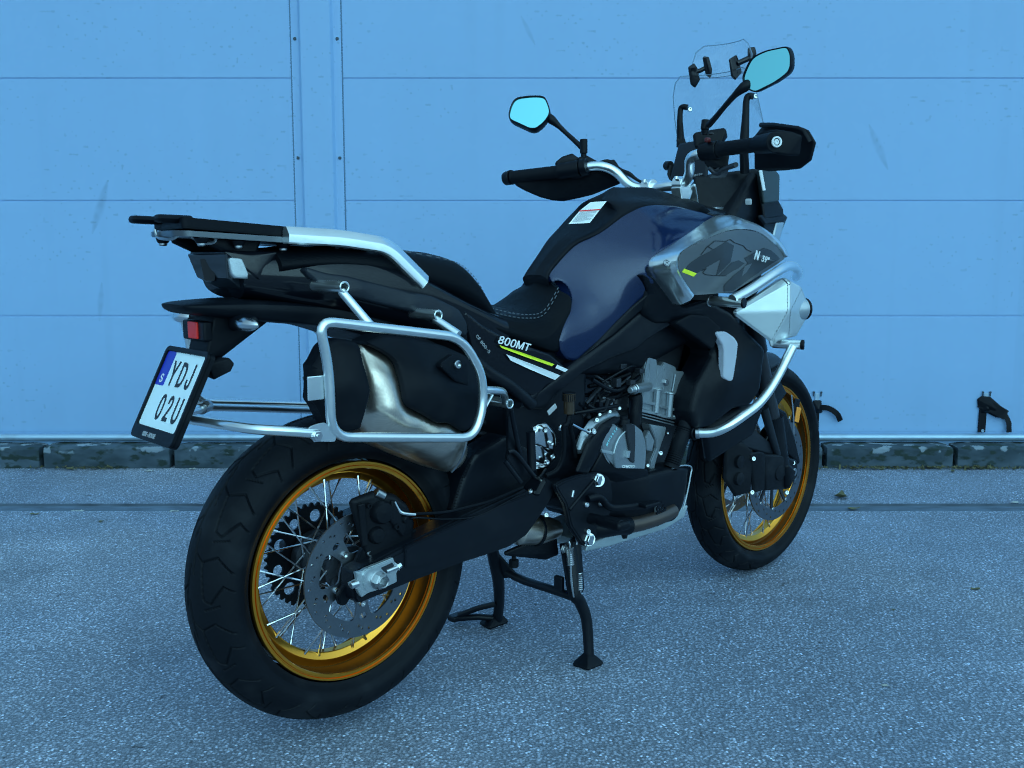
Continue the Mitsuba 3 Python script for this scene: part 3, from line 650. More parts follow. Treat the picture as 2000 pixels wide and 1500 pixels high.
mc('pannier_rack__rear_bar', tube([(-0.21,0.125,0.681), (-0.067,0.19,0.655), (0.155,0.26,0.616)], .0075, 14, per=4), 'm_silver', 40)
e = np.array((-0.216,0.12,0.683))
mc('pannier_rack__clamp', cat(rod(e + [-.016, -.016, 0], e + [.012, .012, 0], .012), bolt(e + [-.004, -.012, .006], (-.4, -.8, .4), .0075, .007, hexa=True)), 'm_steel', 30)

# ---- rear fender, number plate, lamps
mc('rear_fender__blade', skin([[(-.337, 0, .897), (-.30, 0, .902), (-.19, 0, .905), (-.05, 0, .90), (.08, 0, .875)],
                               [(-.330, -.040, .895), (-.295, -.062, .897), (-.19, -.080, .897), (-.05, -.105, .885), (.08, -.11, .85)],
                               [(-.325, -.044, .886), (-.29, -.066, .883), (-.19, -.086, .872), (-.05, -.108, .85), (.08, -.112, .81)],
                               [(-.318, -.03, .880), (-.28, -.05, .874), (-.19, -.07, .862), (-.05, -.09, .842), (.08, -.09, .80)],
                               [(-.318, 0, .879), (-.28, 0, .873), (-.19, 0, .860), (-.05, 0, .84), (.08, 0, .80)]], 30), 'm_texplastic', 30)
arm = patch([(-0.245,-0.03,0.864),(-0.162,-0.048,0.859),(-0.159,-0.048,0.855),(-0.181,-0.045,0.844),(-0.206,-0.04,0.828),(-0.229,-0.034,0.807),(-0.243,-0.03,0.792),(-0.266,-0.026,0.754),(-0.293,-0.02,0.726),(-0.286,-0.03,0.785),(-0.256,-0.032,0.796)], [], edge=.004, depth=.06, r=.004, step=.006)
mc('rear_fender__arm', cat(hull([(-.262, -.034, .875), (-.262, .034, .875), (-.15, -.05, .875), (-.15, .05, .875), (-.280, -.034, .805), (-.280, .034, .805), (-.255, -.03, .80), (-.255, .03, .80)], .005),
                           hull([(-.29, -.03, .805), (-.29, .03, .805), (-.345, -.03, .690), (-.345, .03, .690), (-.262, -.026, .805), (-.262, .026, .805), (-.315, -.02, .70), (-.315, .02, .70)], .005)), 'm_texplastic', 30)
mc('rear_fender__arm', hull([(-0.26,-0.04,0.795), (-0.248,-0.048,0.793), (-0.242,-0.05,0.785), (-0.248,-0.05,0.775), (-0.272,-0.038,0.762), (-0.279,-0.04,0.785), (-.27, 0, .79), (-.27, 0, .765)], .004), 'm_texplastic', 30)
mc('rear_reflector__base', rbox((-.280, .004, .846), (.018, .088, .036), .004), 'm_plastic', 30)
mc('rear_reflector__lens', rbox((-.290, .000, .847), (.006, .036, .031), .002), 'm_red', 30)
for s in (-1, 1):
    mc('turn_signal__stalk', hull([(-.235, s * .05, .872), (-.235, s * .05, .855), (-.225, s * .105, .866), (-.245, s * .10, .860)], .010), 'm_plastic', 30)
    el = trimesh.creation.icosphere(3, 1.0); el.apply_scale([.014, .036, .012]); el.apply_translation([-.252, s * .128, .863])
    mc('turn_signal__lens', el, 'm_lens', True)
    el2 = trimesh.creation.icosphere(3, 1.0); el2.apply_scale([.0125, .034, .0105]); el2.apply_translation([-.249, s * .128, .863])
    mc('turn_signal__reflector', tm(el2.vertices, el2.faces), 'm_chrome', 20)
PT, PB = np.array([-.304, 0, .802]), np.array([-.3675, 0, .675])
PU = unit(PT - PB); PN = unit(np.cross([0, -1, 0], PU)); PN = PN * (1 if PN[0] < 0 else -1)
PM = frame((PT + PB) / 2, (0, -1, 0), PU)                              # the plate's own axes: x to the right, y up, z towards the rear
if PM[0, 2] > 0: PM = frame((PT + PB) / 2, (0, 1, 0), PU)
def onplate(m, dz=0): return xf(m, PM @ np.array([[1, 0, 0, 0], [0, 1, 0, 0], [0, 0, 1, dz], [0, 0, 0, 1.0]]))
rr_ = lambda x0, y0, x1, y1, r: sbox(x0 + r, y0 + r, x1 - r, y1 - r).buffer(r, 6)
fr = rr_(-.087, -.098, .087, .083, .012)
mc('number_plate__frame', cat(onplate(extr(fr, .010, .002), -.012), onplate(extr(fr.difference(rr_(-.0785, -.0725, .0785, .0735, .006)), .006, .0015), -.002)), 'm_plastic', 30)
mc('number_plate__plate', onplate(extr(rr_(-.080, -.074, .080, .075, .006), .002, .0005), -.0022), 'm_plate', 30)
mc('number_plate__blue_band', onplate(extr(rr_(-.0785, .006, -.0435, .0735, .004), .0004, 0), .0), 'm_euroblue', False)
def lett(t, h, x, y, m, key, bold=False, sx=1.0, dz=.0):
    g = meshkit.text_mesh(t, h, .0005, bold); g.apply_scale([sx, 1, 1]); g.apply_translation([x, y, 0]); mc('number_plate__' + key, onplate(g, dz), m, False)
for ch, x in zip('YDJ', (-.024, .011, .046)): lett(ch, .046, x - .012, .010, 'm_ink', 'letter', True, .62)
for ch, x in zip('02U', (-.019, .013, .046)): lett(ch, .046, x - .012, -.055, 'm_ink', 'digit' if ch != 'U' else 'letter', True, .60)
lett('S', .016, -.0665, .012, 'm_white', 'country_letter', True, .9, .0006)
lett('BIKE-HOUSE', .008, -.036, -.091, 'm_decalgrey', 'dealer_lettering', True, .75, .0042)

# ---- silencer and its covers
sil = patch([(-0.05,-0.19,0.821),(-0.007,-0.195,0.803),(0.02,-0.198,0.783),(0.025,-0.21,0.745),(0.023,-0.22,0.701),(0.058,-0.222,0.683),(0.103,-0.222,0.658),(0.135,-0.218,0.654),(0.185,-0.205,0.625),(0.211,-0.19,0.592),(0.217,-0.18,0.564),(0.208,-0.165,0.539),(0.181,-0.16,0.533),(0.092,-0.175,0.574),(0.018,-0.185,0.61),(-0.047,-0.19,0.644),(-0.061,-0.19,0.694),(-0.059,-0.19,0.781)],
            [(-0.035,-0.222,0.76),(-0.031,-0.232,0.696),(0.079,-0.23,0.626),(0.143,-0.222,0.605),(0.02,-0.235,0.657)], edge=.016, depth=.09, r=.014)
mc('silencer__body', sil, 'm_brushed', 40)
cov = patch([(-0.142,-0.215,0.826),(-0.117,-0.222,0.836),(-0.078,-0.226,0.827),(-0.076,-0.236,0.801),(-0.077,-0.24,0.773),(-0.064,-0.244,0.754),(-0.07,-0.246,0.726),(-0.08,-0.246,0.707),(-0.083,-0.238,0.669),(-0.117,-0.232,0.666),(-0.149,-0.226,0.682),(-0.168,-0.222,0.724),(-0.176,-0.22,0.731),(-0.174,-0.22,0.789),(-0.163,-0.218,0.795)], [(-0.122,-0.243,0.757)], edge=.012, depth=.030, r=.008)
mc('silencer__end_cover', cov, 'm_texplastic', 35)
cov = patch([(-0.053,-0.205,0.822),(-0.019,-0.212,0.805),(0.007,-0.216,0.786),(0.011,-0.222,0.769),(0.011,-0.23,0.735),(0.012,-0.235,0.704),(0.05,-0.236,0.684),(0.094,-0.234,0.658),(0.125,-0.23,0.655),(0.17,-0.222,0.629),(0.196,-0.215,0.635),(0.225,-0.205,0.673),(0.233,-0.2,0.725),(0.206,-0.19,0.778),(0.153,-0.18,0.802),(0.064,-0.18,0.826),(-0.003,-0.19,0.833)], [(0.074,-0.238,0.747),(0.151,-0.232,0.687),(0.045,-0.24,0.732)], edge=.008, depth=.05, r=.008)
mc('silencer__heat_shield', cov, 'm_texplastic', 35)
fac = patch([(0.092,-0.238,0.773),(0.14,-0.225,0.79),(0.186,-0.214,0.765),(0.186,-0.216,0.719),(0.136,-0.232,0.737)], [], edge=.003, depth=.012, r=.008, step=.006)
mc('silencer__shield_facet', fac, 'm_texplastic', 30)
mc('silencer__bolt', bolt((0.143,-0.23,0.769), (-.1, -1, .05), .0085, .006), 'm_chrome', 30)
mc('silencer__seam', tube([(0.181,-0.212,0.61),(0.178,-0.206,0.584),(0.177,-0.188,0.557),(0.174,-0.172,0.54)], .0022, 8, per=5), 'm_steel', 40)

# ---- fuel tank
tank = patch([(0.587,-0.034,0.939),(0.58,-0.046,0.909),(0.598,-0.058,0.92),(0.609,-0.074,0.909),(0.606,-0.092,0.889),(0.595,-0.106,0.869),(0.57,-0.124,0.846),(0.539,-0.137,0.816),(0.518,-0.141,0.783),(0.524,-0.138,0.763),(0.547,-0.136,0.74),(0.586,-0.136,0.733),(0.692,-0.15,0.79),(0.807,-0.168,0.865),(0.808,-0.188,0.901),(0.754,-0.196,0.939),(0.801,-0.196,0.982),(0.866,-0.19,1.003),(1.014,-0.17,1.05),(1.109,-0.15,1.068),(1.06,-0.115,1.086),(0.984,-0.094,1.1),(0.904,-0.084,1.104),(0.865,-0.082,1.101),(0.795,-0.083,1.08),(0.721,-0.071,1.033),(0.665,-0.048,1.007),(0.625,-0.038,0.974)],
             [(0.663,-0.086,0.953),(0.716,-0.105,1.011),(0.735,-0.172,0.953),(0.637,-0.15,0.862)], edge=.006, depth=.03, r=.010, smooth=6e-3)
both('fuel_tank__shell', tank, 'm_navy', True)
cover = skin([[(.572, 0, .930), (.588, 0, .950), (.626, 0, .987), (.665, 0, 1.018), (.722, 0, 1.048), (.785, 0, 1.096)] + [(x, 0, z + .003) for x, y, z in [(0.836,0.045,1.138),(0.887,0.03,1.143),(0.997,0.02,1.146)]] + [(1.06, 0, 1.135), (1.12, 0, 1.10)],
              [(.574, -.022, .929), (.590, -.020, .948), (.628, -.023, .984), (.668, -.030, 1.016), (.725, -.045, 1.044), (.790, -.046, 1.088)] + [(0.781,-0.032,1.109),(0.836,-0.036,1.121),(0.931,-0.036,1.124)] + [(1.06, -.045, 1.128), (1.12, -.04, 1.095)],
              [(0.574,-0.042,0.92),(0.586,-0.038,0.939),(0.624,-0.042,0.974),(0.663,-0.052,1.006),(0.718,-0.076,1.031),(0.791,-0.088,1.077),(0.861,-0.088,1.098),(0.946,-0.09,1.1),(1.04,-0.1,1.09)] + [(1.075, -.11, 1.10), (1.13, -.10, 1.085)],
              [(.585, -.034, .89), (.60, -.030, .91), (.64, -.032, .94), (.68, -.04, .97), (.74, -.06, .99), (.81, -.075, 1.03), (.86, -.075, 1.05), (.90, -.075, 1.06), (.98, -.08, 1.06), (1.06, -.08, 1.05), (1.12, -.08, 1.04)]], 44)
mc('fuel_tank__cover', cover, 'm_texplastic', 30)
mc('fuel_tank__cover_vent', hull([(1.001,-0.05,1.11),(1.079,-0.07,1.098),(1.14,-0.12,1.072),(1.188,-0.1,1.087),(1.117,-0.03,1.114)] + [(1.15, 0, 1.09)], .004), 'm_gloss', 30)
sk = np.array([(0.736,-0.026,1.101),(0.769,-0.05,1.104),(0.737,-0.058,1.083),(0.692,-0.066,1.05),(0.642,-0.044,1.047),(0.69,-0.034,1.079)])
def sheet3(pts, lift, th=.0006):
    """a thin decal: a fan of triangles on these 3-D points, lifted along its normal towards the bike's right"""
    P = np.asarray(pts, float); c = P.mean(0); n = unit(np.linalg.svd(P - c)[2][2]); n = n * (-1 if n[1] > 0 else 1)
    A = np.vstack([P, c]) + n * lift; k = len(P); B = A - n * th
    F = [[k, i, (i + 1) % k] for i in range(k)]; F += [[k + 1 + k, k + 1 + (i + 1) % k, k + 1 + i] for i in range(k)]
    for i in range(k): j = (i + 1) % k; F += [[i, k + 1 + i, k + 1 + j], [i, k + 1 + j, j]]
    m = tm(np.vstack([A, B]), F)
    return m if m.volume > 0 else tm(m.vertices, m.faces[:, ::-1])
mc('fuel_tank__warning_label', sheet3(sk, .004), 'm_white', False)
mc('fuel_tank__label_stripe', sheet3([sk[5] * .985 + sk[0] * .015, sk[2] * .985 + sk[1] * .015, sk[2] * .94 + sk[3] * .06, sk[5] * .94 + sk[4] * .06], .0052), 'm_red', False)
for i in range(9):
    a = .14 + i * .085
    l, r = sk[5] * (1 - a) + sk[4] * a, sk[2] * (1 - a) + sk[3] * a
    q = lambda t, da: (l * (1 - t) + r * t) + (sk[4] - sk[5]) * da
    mc('fuel_tank__label_print', sheet3([q(.08, 0), q(.9 - .25 * (i % 3 == 2), 0), q(.9 - .25 * (i % 3 == 2), .022), q(.08, .022)], .0052), 'm_decalgrey', False)

# ---- frame, side covers
spar = patch([(0.435,-0.14,0.672),(0.501,-0.146,0.703),(0.567,-0.15,0.734),(0.686,-0.156,0.79),(0.803,-0.165,0.86),(0.848,-0.175,0.869),(0.939,-0.185,0.859),(1.021,-0.19,0.844),(0.984,-0.18,0.83),(0.89,-0.172,0.806),(0.809,-0.166,0.775),(0.765,-0.16,0.749),(0.689,-0.154,0.734),(0.588,-0.15,0.706),(0.513,-0.144,0.664),(0.48,-0.138,0.632),(0.444,-0.136,0.635)],
             [], edge=.010, depth=.05, r=.012)
both('frame__spar', spar, 'm_frame', 35)
both('frame__spar_gusset', patch([(0.735,-0.196,0.935),(0.76,-0.196,0.924),(0.797,-0.19,0.885),(0.796,-0.175,0.864),(0.684,-0.157,0.791),(0.576,-0.146,0.737),(0.641,-0.148,0.779),(0.73,-0.164,0.848),(0.776,-0.184,0.885)], [], edge=.004, depth=.02, r=.008, step=.006), 'm_plastic', 30)
sp = patch([(0.222,-0.152,0.874),(0.28,-0.153,0.834),(0.361,-0.152,0.797),(0.481,-0.148,0.76),(0.537,-0.146,0.723),(0.492,-0.142,0.687),(0.441,-0.14,0.662),(0.37,-0.142,0.69),(0.292,-0.146,0.739),(0.254,-0.149,0.777)], [(0.36,-0.153,0.747)], edge=.006, depth=.03, r=.008)
both('side_cover', sp, 'm_gloss', 35)
def dec(pts, lift=.004): return sheet3(pts, lift)
mc('side_cover__neon_stripe', dec([(0.318,-0.155,0.79),(0.382,-0.157,0.77),(0.486,-0.152,0.736),(0.478,-0.152,0.732),(0.382,-0.157,0.763),(0.324,-0.155,0.784)]), 'm_neon', False)
mc('side_cover__white_stripe', dec([(0.337,-0.155,0.77),(0.415,-0.156,0.742),(0.507,-0.15,0.709),(0.491,-0.149,0.7),(0.408,-0.155,0.731),(0.351,-0.155,0.755)]), 'm_white', False)
mc('side_cover__white_block', dec([(0.497,-0.15,0.734),(0.533,-0.149,0.72),(0.523,-0.149,0.715),(0.491,-0.15,0.727)]), 'm_white', False)
o = np.array((0.31,-0.159,0.796)); e = np.array((0.389,-0.157,0.775))
mc('side_cover__model_lettering', flat('800MT', .0165, frame(o, e - o, (0, 0, 1)), .0008, True, 1.25, .25), 'm_white', False)
o = np.array((0.252,-0.158,0.813)); e = np.array((0.281,-0.158,0.782))
mc('side_cover__small_lettering', flat('CF 800-5', .0068, frame(o, e - o, (.6, 0, .6)), .0008, False, 1.2), 'm_decalgrey', False)

# ---- right and left fairings: silver surround with a dark grey panel inside
A = [(0.851,-0.222,0.858),(0.824,-0.218,0.884),(0.796,-0.213,0.91),(0.772,-0.208,0.933),(0.765,-0.205,0.951),(0.775,-0.203,0.969),(0.811,-0.199,0.986),(0.892,-0.196,1.015),(0.995,-0.19,1.05),(1.083,-0.184,1.076),(1.14,-0.186,1.068),(1.216,-0.19,1.05),(1.275,-0.196,1.023),(1.311,-0.203,0.995),(1.323,-0.208,0.967)]
B_ = [(0.863,-0.248,0.876),(0.822,-0.254,0.906),(0.787,-0.26,0.937),(0.778,-0.262,0.957),(0.782,-0.263,0.973),(0.799,-0.264,0.988),(0.877,-0.266,1.018),(0.956,-0.264,1.04),(1.031,-0.26,1.052),(1.101,-0.254,1.051),(1.185,-0.244,1.026),(1.258,-0.233,0.994),(1.292,-0.226,0.971)]
C_ = [(0.87,-0.246,0.881),(0.841,-0.247,0.905),(0.81,-0.25,0.933),(0.797,-0.252,0.954),(0.8,-0.253,0.975),(0.818,-0.254,0.99),(0.897,-0.256,1.014),(0.97,-0.254,1.032),(1.05,-0.25,1.04),(1.133,-0.244,1.033),(1.212,-0.235,1.008),(1.269,-0.225,0.986),(1.3,-0.219,0.964)]
D_ = [(x + (.02 if i < 5 else 0), y + .03, z) for i, (x, y, z) in enumerate(C_)]
def ribbon(curves, n=60, mid=5):
    C = []
    for c in curves:
        S = spline(c, 10); L = np.concatenate([[0], np.cumsum(np.linalg.norm(np.diff(S, axis=0), axis=1))]); t = np.linspace(0, L[-1], n)
        C.append(np.stack([np.interp(t, L, S[:, k]) for k in range(3)], 1))
    V = []; 
    for i in range(n):
        pts = [c[i] for c in C]
        a = np.vstack([np.linspace(pts[k], pts[k + 1], mid)[:-1] for k in range(len(pts) - 1)] + [pts[-1:]])
        V.append(a)
    k = len(V[0]); V = np.vstack(V); F = []
    for i in range(n - 1):
        for j in range(k - 1): F += [[i * k + j, i * k + j + 1, (i + 1) * k + j], [i * k + j + 1, (i + 1) * k + j + 1, (i + 1) * k + j]]
    m = tm(V, F)
    if (m.face_normals[:, 1] * m.area_faces).sum() > 0: m.faces = m.faces[:, ::-1]
    return m
def inboard(m):                                        # the far side's fairing sits tighter to the tank
    m = mir(m); m.vertices = m.vertices * [1, .76, 1] + [.045, 0, 0]; return m
B0_ = [tuple(np.array(b) + [(.004 if i < 4 else 0), .005, (.006 if i >= 4 else 0)]) for i, b in enumerate(B_)]
mA = [(x, y + .03, z) for x, y, z in A]
for q_ in (ribbon([mA, A, [tuple(.55 * np.array(p) + .45 * np.array(spline(A, 10)[int(i * (len(spline(A, 10)) - 1) / (len(B_) - 1))]) + [0, -.008, 0]) for i, p in enumerate(B_)], B_, C_]),):
    mc('fairing__surround', q_, 'm_silver', 28); mc('fairing__surround', inboard(q_), 'm_silver', 28)
panel = patch(C_ + [(1.26,-0.22,0.948),(1.15,-0.226,0.913),(1.047,-0.234,0.882),(0.96,-0.24,0.881),(0.884,-0.244,0.88)], [(0.976,-0.252,0.965)], edge=.001, depth=.012, r=0, smooth=1e-5)
mc('fairing__panel', panel, 'm_gunmetal', 40); mc('fairing__panel', inboard(panel), 'm_gunmetal', 40)
pk = np.array(C_ + [(1.26,-0.22,0.948),(1.15,-0.226,0.913),(1.047,-0.234,0.882),(0.96,-0.24,0.881),(0.884,-0.244,0.88),(0.976,-0.252,0.965)])
pf = RBFInterpolator(pk[:, [0, 2]], pk[:, 1], kernel='thin_plate_spline', smoothing=1e-5)
def onpanel(xz, lift=.0012, step=.006):
    P = Polygon(xz).buffer(0); P = max(P.geoms, key=lambda g: g.area) if hasattr(P, 'geoms') else P
    return shell(P, lambda a: pf(a) - lift, .0002, .0008, step, -1)
for q in ([(0.827,0.944),(0.84,0.956),(0.875,0.972),(0.927,0.989),(0.982,1.009),(1.02,0.999),(1.009,0.958),(0.952,0.924),(0.962,0.965),(0.932,0.955),(0.897,0.942),(0.873,0.933)],
          [(0.961,0.924),(1.015,0.957),(1.05,0.962),(1.082,0.954),(1.055,0.942),(1.032,0.937),(0.988,0.923)],
          [(1.077,0.967),(1.113,0.977),(1.17,0.993),(1.213,0.986),(1.265,0.967),(1.269,0.962),(1.232,0.952),(1.14,0.92),(1.045,0.886),(1,0.885),(0.995,0.901),(1.039,0.927),(1.069,0.938),(1.099,0.954)]):
    mc('fairing__dark_graphic', onpanel(q), 'm_decaldark', False)
mc('fairing__neon_bar', onpanel([(0.823,0.945),(0.872,0.933),(0.862,0.925),(0.814,0.937)], .0016, .004), 'm_neon', False)
for q in ([(1.117,0.975),(1.186,0.962),(1.244,0.958),(1.178,0.97),(1.137,0.98)], [(1.083,0.946),(1.098,0.95),(1.121,0.953),(1.099,0.932),(1.076,0.921)]):
    mc('fairing__grey_graphic', onpanel(q, .0018), 'm_gunmetal', False)
for ln in ([(0.881,0.976),(0.905,0.997),(0.925,0.99),(0.907,0.997),(0.933,1.01),(0.98,1.009),(1.001,1.014),(1.02,1.006),(1.066,0.998),(1.085,0.988),(1.11,0.983)], [(0.891,0.939),(0.909,0.944),(0.896,0.934),(0.909,0.929),(0.943,0.926),(0.98,0.925),(1,0.924)]):
    mc('fairing__thin_line', onpanel(np.asarray(LineString(ln).buffer(.0009, 2).exterior.coords)[:-1], .0016, .004), 'm_ink', False)
o = np.array((1.106,-0.248,0.965)); e = np.array((1.197,-0.24,0.952)); X = unit(e - o)
mc('fairing__lettering', flat('N', .0230, frame(o + [0, -.002, 0], X, (.10, 0, 1)), .0010, True, 1.05, .30), 'm_white', False)
o = np.array((1.144,-0.245,0.959))
mc('fairing__lettering', flat('39°', .0150, frame(o + [0, -.002, 0], X, (.10, 0, 1)), .0010, True, 1.15, .25), 'm_white', False)
b = (0.764,-0.243,0.958)
mc('fairing__bolt', cat(ring(b, np.array(b) + [-.001, -.004, .001], .0085, .006), bolt(b, (-.2, -1, .25), .0062, .004)), 'm_steel', 30)
# dark inner fairing below the surround, with the pale air-duct strip
inner = patch([(0.765,-0.186,0.918),(0.783,-0.192,0.936),(0.851,-0.2,0.875),(0.886,-0.206,0.849),(0.98,-0.206,0.864),(1.085,-0.205,0.828),(1.164,-0.205,0.772),(1.247,-0.206,0.721),(1.234,-0.206,0.669),(1.229,-0.206,0.613),(1.186,-0.203,0.571),(1.12,-0.2,0.573),(1.023,-0.196,0.534),(0.963,-0.192,0.532),(0.943,-0.19,0.587),(0.971,-0.188,0.65),(1.041,-0.186,0.727),(0.957,-0.184,0.772),(0.88,-0.182,0.81),(0.819,-0.175,0.809),(0.767,-0.175,0.836)],
              [(1.051,-0.214,0.667)], edge=.012, depth=.06, r=.012)
mc('fairing__inner_panel', inner, 'm_plastic', 35); mc('fairing__inner_panel', inboard(inner), 'm_plastic', 35)
both('fairing__louvre', patch([(0.861,-0.197,0.812),(0.916,-0.203,0.831),(0.982,-0.206,0.824),(1.034,-0.211,0.791),(1.009,-0.205,0.735)], [], edge=.005, depth=.02, r=.008, step=.006), 'm_texplastic', 30)
both('fairing__duct_strip', patch([(1.005,-0.212,0.782),(1.049,-0.214,0.781),(1.082,-0.218,0.764),(1.1,-0.218,0.746),(1.095,-0.218,0.717),(1.08,-0.219,0.651),(1.064,-0.219,0.65),(1.036,-0.218,0.663),(1.044,-0.217,0.712),(1.038,-0.216,0.743)], [], edge=.004, depth=.014, r=.008, step=.005), 'm_ductwhite', 30)

# ---- crash bars
def bars(f):
    mc('crash_bar__stub', f(tube([(0.99,-0.205,0.861), (0.997,-0.3,0.859)], .0128, 20)), 'm_silver', 40)
    mc('crash_bar__end_plug', f(rod((0.997,-0.297,0.859), (0.998,-0.303,0.859), .0132)), 'm_plastic', 30)
    mc('crash_bar__upper_tube', f(tube([(0.984,-0.276,0.867),(1.03,-0.28,0.882),(1.086,-0.283,0.903),(1.148,-0.283,0.926),(1.211,-0.276,0.943),(1.275,-0.258,0.945),(1.352,-0.225,0.933),(1.43,-0.18,0.92),(1.516,-0.12,0.907)], .0128, 20, per=6)), 'm_silver', 40)
    mc('crash_bar__collar', f(ring((0.991,-0.203,0.861), (0.991,-0.208,0.86), .0142, .011)), 'm_silver', 30)
    mc('crash_bar__stub', f(tube([(1.248,-0.225,0.738), (1.268,-0.298,0.738)], .0125, 20)), 'm_silver', 40)
    mc('crash_bar__end_plug', f(rod((1.269,-0.296,0.738), (1.273,-0.304,0.738), .0132)), 'm_plastic', 30)
    mc('crash_bar__lower_tube', f(tube([(1.245,-0.286,0.732),(1.22,-0.286,0.704),(1.186,-0.286,0.666),(1.145,-0.284,0.625),(1.104,-0.279,0.593),(1.053,-0.268,0.566),(1.014,-0.25,0.542),(0.995,-0.222,0.526),(0.977,-0.19,0.522)], .0122, 20, per=6)), 'm_silver', 40)
    mc('crash_bar__collar', f(rod((0.979,-0.192,0.522), (0.973,-0.182,0.521), .0145)), 'm_steel', 30)
    mc('crash_bar__mount', f(rod((0.974,-0.184,0.521), (0.976,-0.15,0.52), .017)), 'm_plastic', 30)
bars(lambda m: m); bars(mir)
# silver lamp shroud held by the bars, with its round lamp
def shroud(f):
    P = [(1.114,-0.195,0.825),(1.232,-0.262,0.907),(1.203,-0.25,0.752),(1.233,-0.272,0.9),(1.229,-0.278,0.829),(1.295,-0.268,0.884),(1.337,-0.262,0.842),(1.339,-0.258,0.803),(1.308,-0.252,0.763),(1.251,-0.262,0.764)] + [(1.24, -.19, .84), (1.30, -.20, .90), (1.26, -.19, .78)]
    h = trimesh.remesh.subdivide_to_size(*(lambda q: (q.vertices, q.faces))(hull(P, .008)), .012)
    h = trimesh.Trimesh(h[0], h[1]); trimesh.smoothing.filter_taubin(h, .5, .53, 16)
    mc('lamp_shroud__shell', f(tm(h.vertices, h.faces)), 'm_shroud', True)
    a = np.array((1.32,-0.25,0.828))
    mc('lamp_shroud__lamp', f(lathe([(0, .022), (.026, .022), (.031, .016), (.033, .0), (.033, -.04), (0, -.04)], a, (1, -.25, 0), 28)), 'm_satin', 30)
    mc('lamp_shroud__lamp_bezel', f(ring(a + np.array([.97, -.24, 0]) * .020, a + np.array([.97, -.24, 0]) * .027, .030, .020)), 'm_plastic', 30)
    mc('lamp_shroud__tip', f(hull([(1.196,-0.245,0.758),(1.209,-0.255,0.768),(1.202,-0.25,0.737),(1.23,-0.25,0.752)], .004)), 'm_satin', 30)
shroud(lambda m: m); shroud(mir)

# ---- swingarm, axle, rear brake
arm = [(-0.049,0.369),(-0.037,0.373),(0.037,0.392),(0.123,0.411),(0.224,0.432),(0.296,0.445),(0.372,0.458),(0.434,0.474),(0.479,0.474),(0.503,0.453),(0.486,0.423),(0.451,0.388),(0.409,0.353),(0.356,0.337),(0.281,0.332),(0.216,0.33),(0.074,0.318),(-0.002,0.309),(-0.041,0.305),(-0.049,0.315)]
both('swingarm__arm', slab(arm, -.150, -.088, .010, .006), 'm_frame', 30)
ridge = [(0.066,0.398),(0.172,0.417),(0.3,0.439),(0.422,0.452),(0.441,0.433),(0.406,0.393),(0.36,0.366),(0.285,0.362),(0.199,0.357),(0.104,0.349),(0.065,0.355)]
both('swingarm__recess', slab(ridge, -.1535, -.140, .004, .008), 'm_frame', 30)
mc('swingarm__pivot', rod((.60, -.13, .40), (.60, .13, .40), .035), 'm_frame', 30)
mc('swingarm__bridge', hull([(.36, -.10, .42), (.36, .10, .42), (.55, -.10, .44), (.55, .10, .44), (.40, -.09, .36), (.40, .09, .36)], .02), 'm_frame', 30)
blk = [(-0.054,0.374),(-0.039,0.374),(-0.03,0.377),(0.034,0.385),(0.037,0.377),(0.047,0.367),(0.046,0.359),(0.041,0.352),(0.042,0.335),(0.039,0.333),(0.01,0.328),(-0.028,0.327),(-0.042,0.322),(-0.047,0.329),(-0.052,0.34),(-0.065,0.347),(-0.068,0.355),(-0.051,0.359)]
mc('swingarm__axle_block', slab(blk, -.160, -.146, .003), 'm_satin', 30)
mc('swingarm__axle_slot', slab([(0.002,0.372),(0.03,0.377),(0.037,0.366),(0.035,0.358),(0.016,0.357),(0.008,0.364)], -.1606, -.155, .001), 'm_alloydark', 30)
mc('swingarm__adjuster_bolt', rod((0.016,-0.16,0.361), (0.043,-0.16,0.365), .0048), 'm_chrome', 30)
mc('swingarm__adjuster_bolt', bolt((0.042,-0.159,0.364), (.9, 0, .35), .0065, .010, hexa=True), 'm_chrome', 30)
mc('swingarm__adjuster_pin', rod((-0.067,-0.158,0.351), (-0.05,-0.158,0.353), .0075), 'm_chrome', 30)
ax = np.array((-0.007,-0.16,0.35))
mc('swingarm__axle_plate', slab([(-0.041,0.349),(-0.042,0.368),(-0.03,0.378),(-0.006,0.377),(0.008,0.364),(0.014,0.348),(0.003,0.333),(-0.023,0.33),(-0.036,0.336)], -.164, -.158, .002, .004), 'm_satin', 30)
mc('swingarm__axle_nut', cat(ring(ax + [0, -.003, 0], ax + [0, -.006, 0], .0185, .010), lathe([(.0100, 0), (.0165, 0), (.0165, .013), (.0135, .016), (.0100, .016)], ax + [0, -.006, 0], (0, -1, 0), 6, True), ring(ax + [0, .01, 0], ax + [0, -.024, 0], .0122, .0098)), 'm_steel', 30)
mc('swingarm__axle', rod(ax + [0, .02, 0], ax + [0, .30, 0], .0100), 'm_alloydark', 30)
mc('rear_caliper__body', hull([(-0.021,-0.105,0.497),(0.017,-0.112,0.504),(0.058,-0.118,0.494),(0.084,-0.12,0.471),(0.102,-0.118,0.437),(0.101,-0.115,0.406),(0.05,-0.112,0.385),(0.011,-0.11,0.385),(0.001,-0.108,0.407),(-0.004,-0.106,0.446)], [.010, .012, .012, .014, .012, .010, .010, .010, .008, .008]), 'm_caliper', 30)
mc('rear_caliper__piston_housing', cat(lathe([(0, .016), (.020, .014), (.024, .006), (.026, -.02)], (0.03,-0.125,0.473), (0, -1, 0), 24), lathe([(0, .012), (.014, .011), (.018, .004), (.020, -.02)], (0.02,-0.12,0.427), (0, -1, 0), 24)), 'm_caliper', 30)
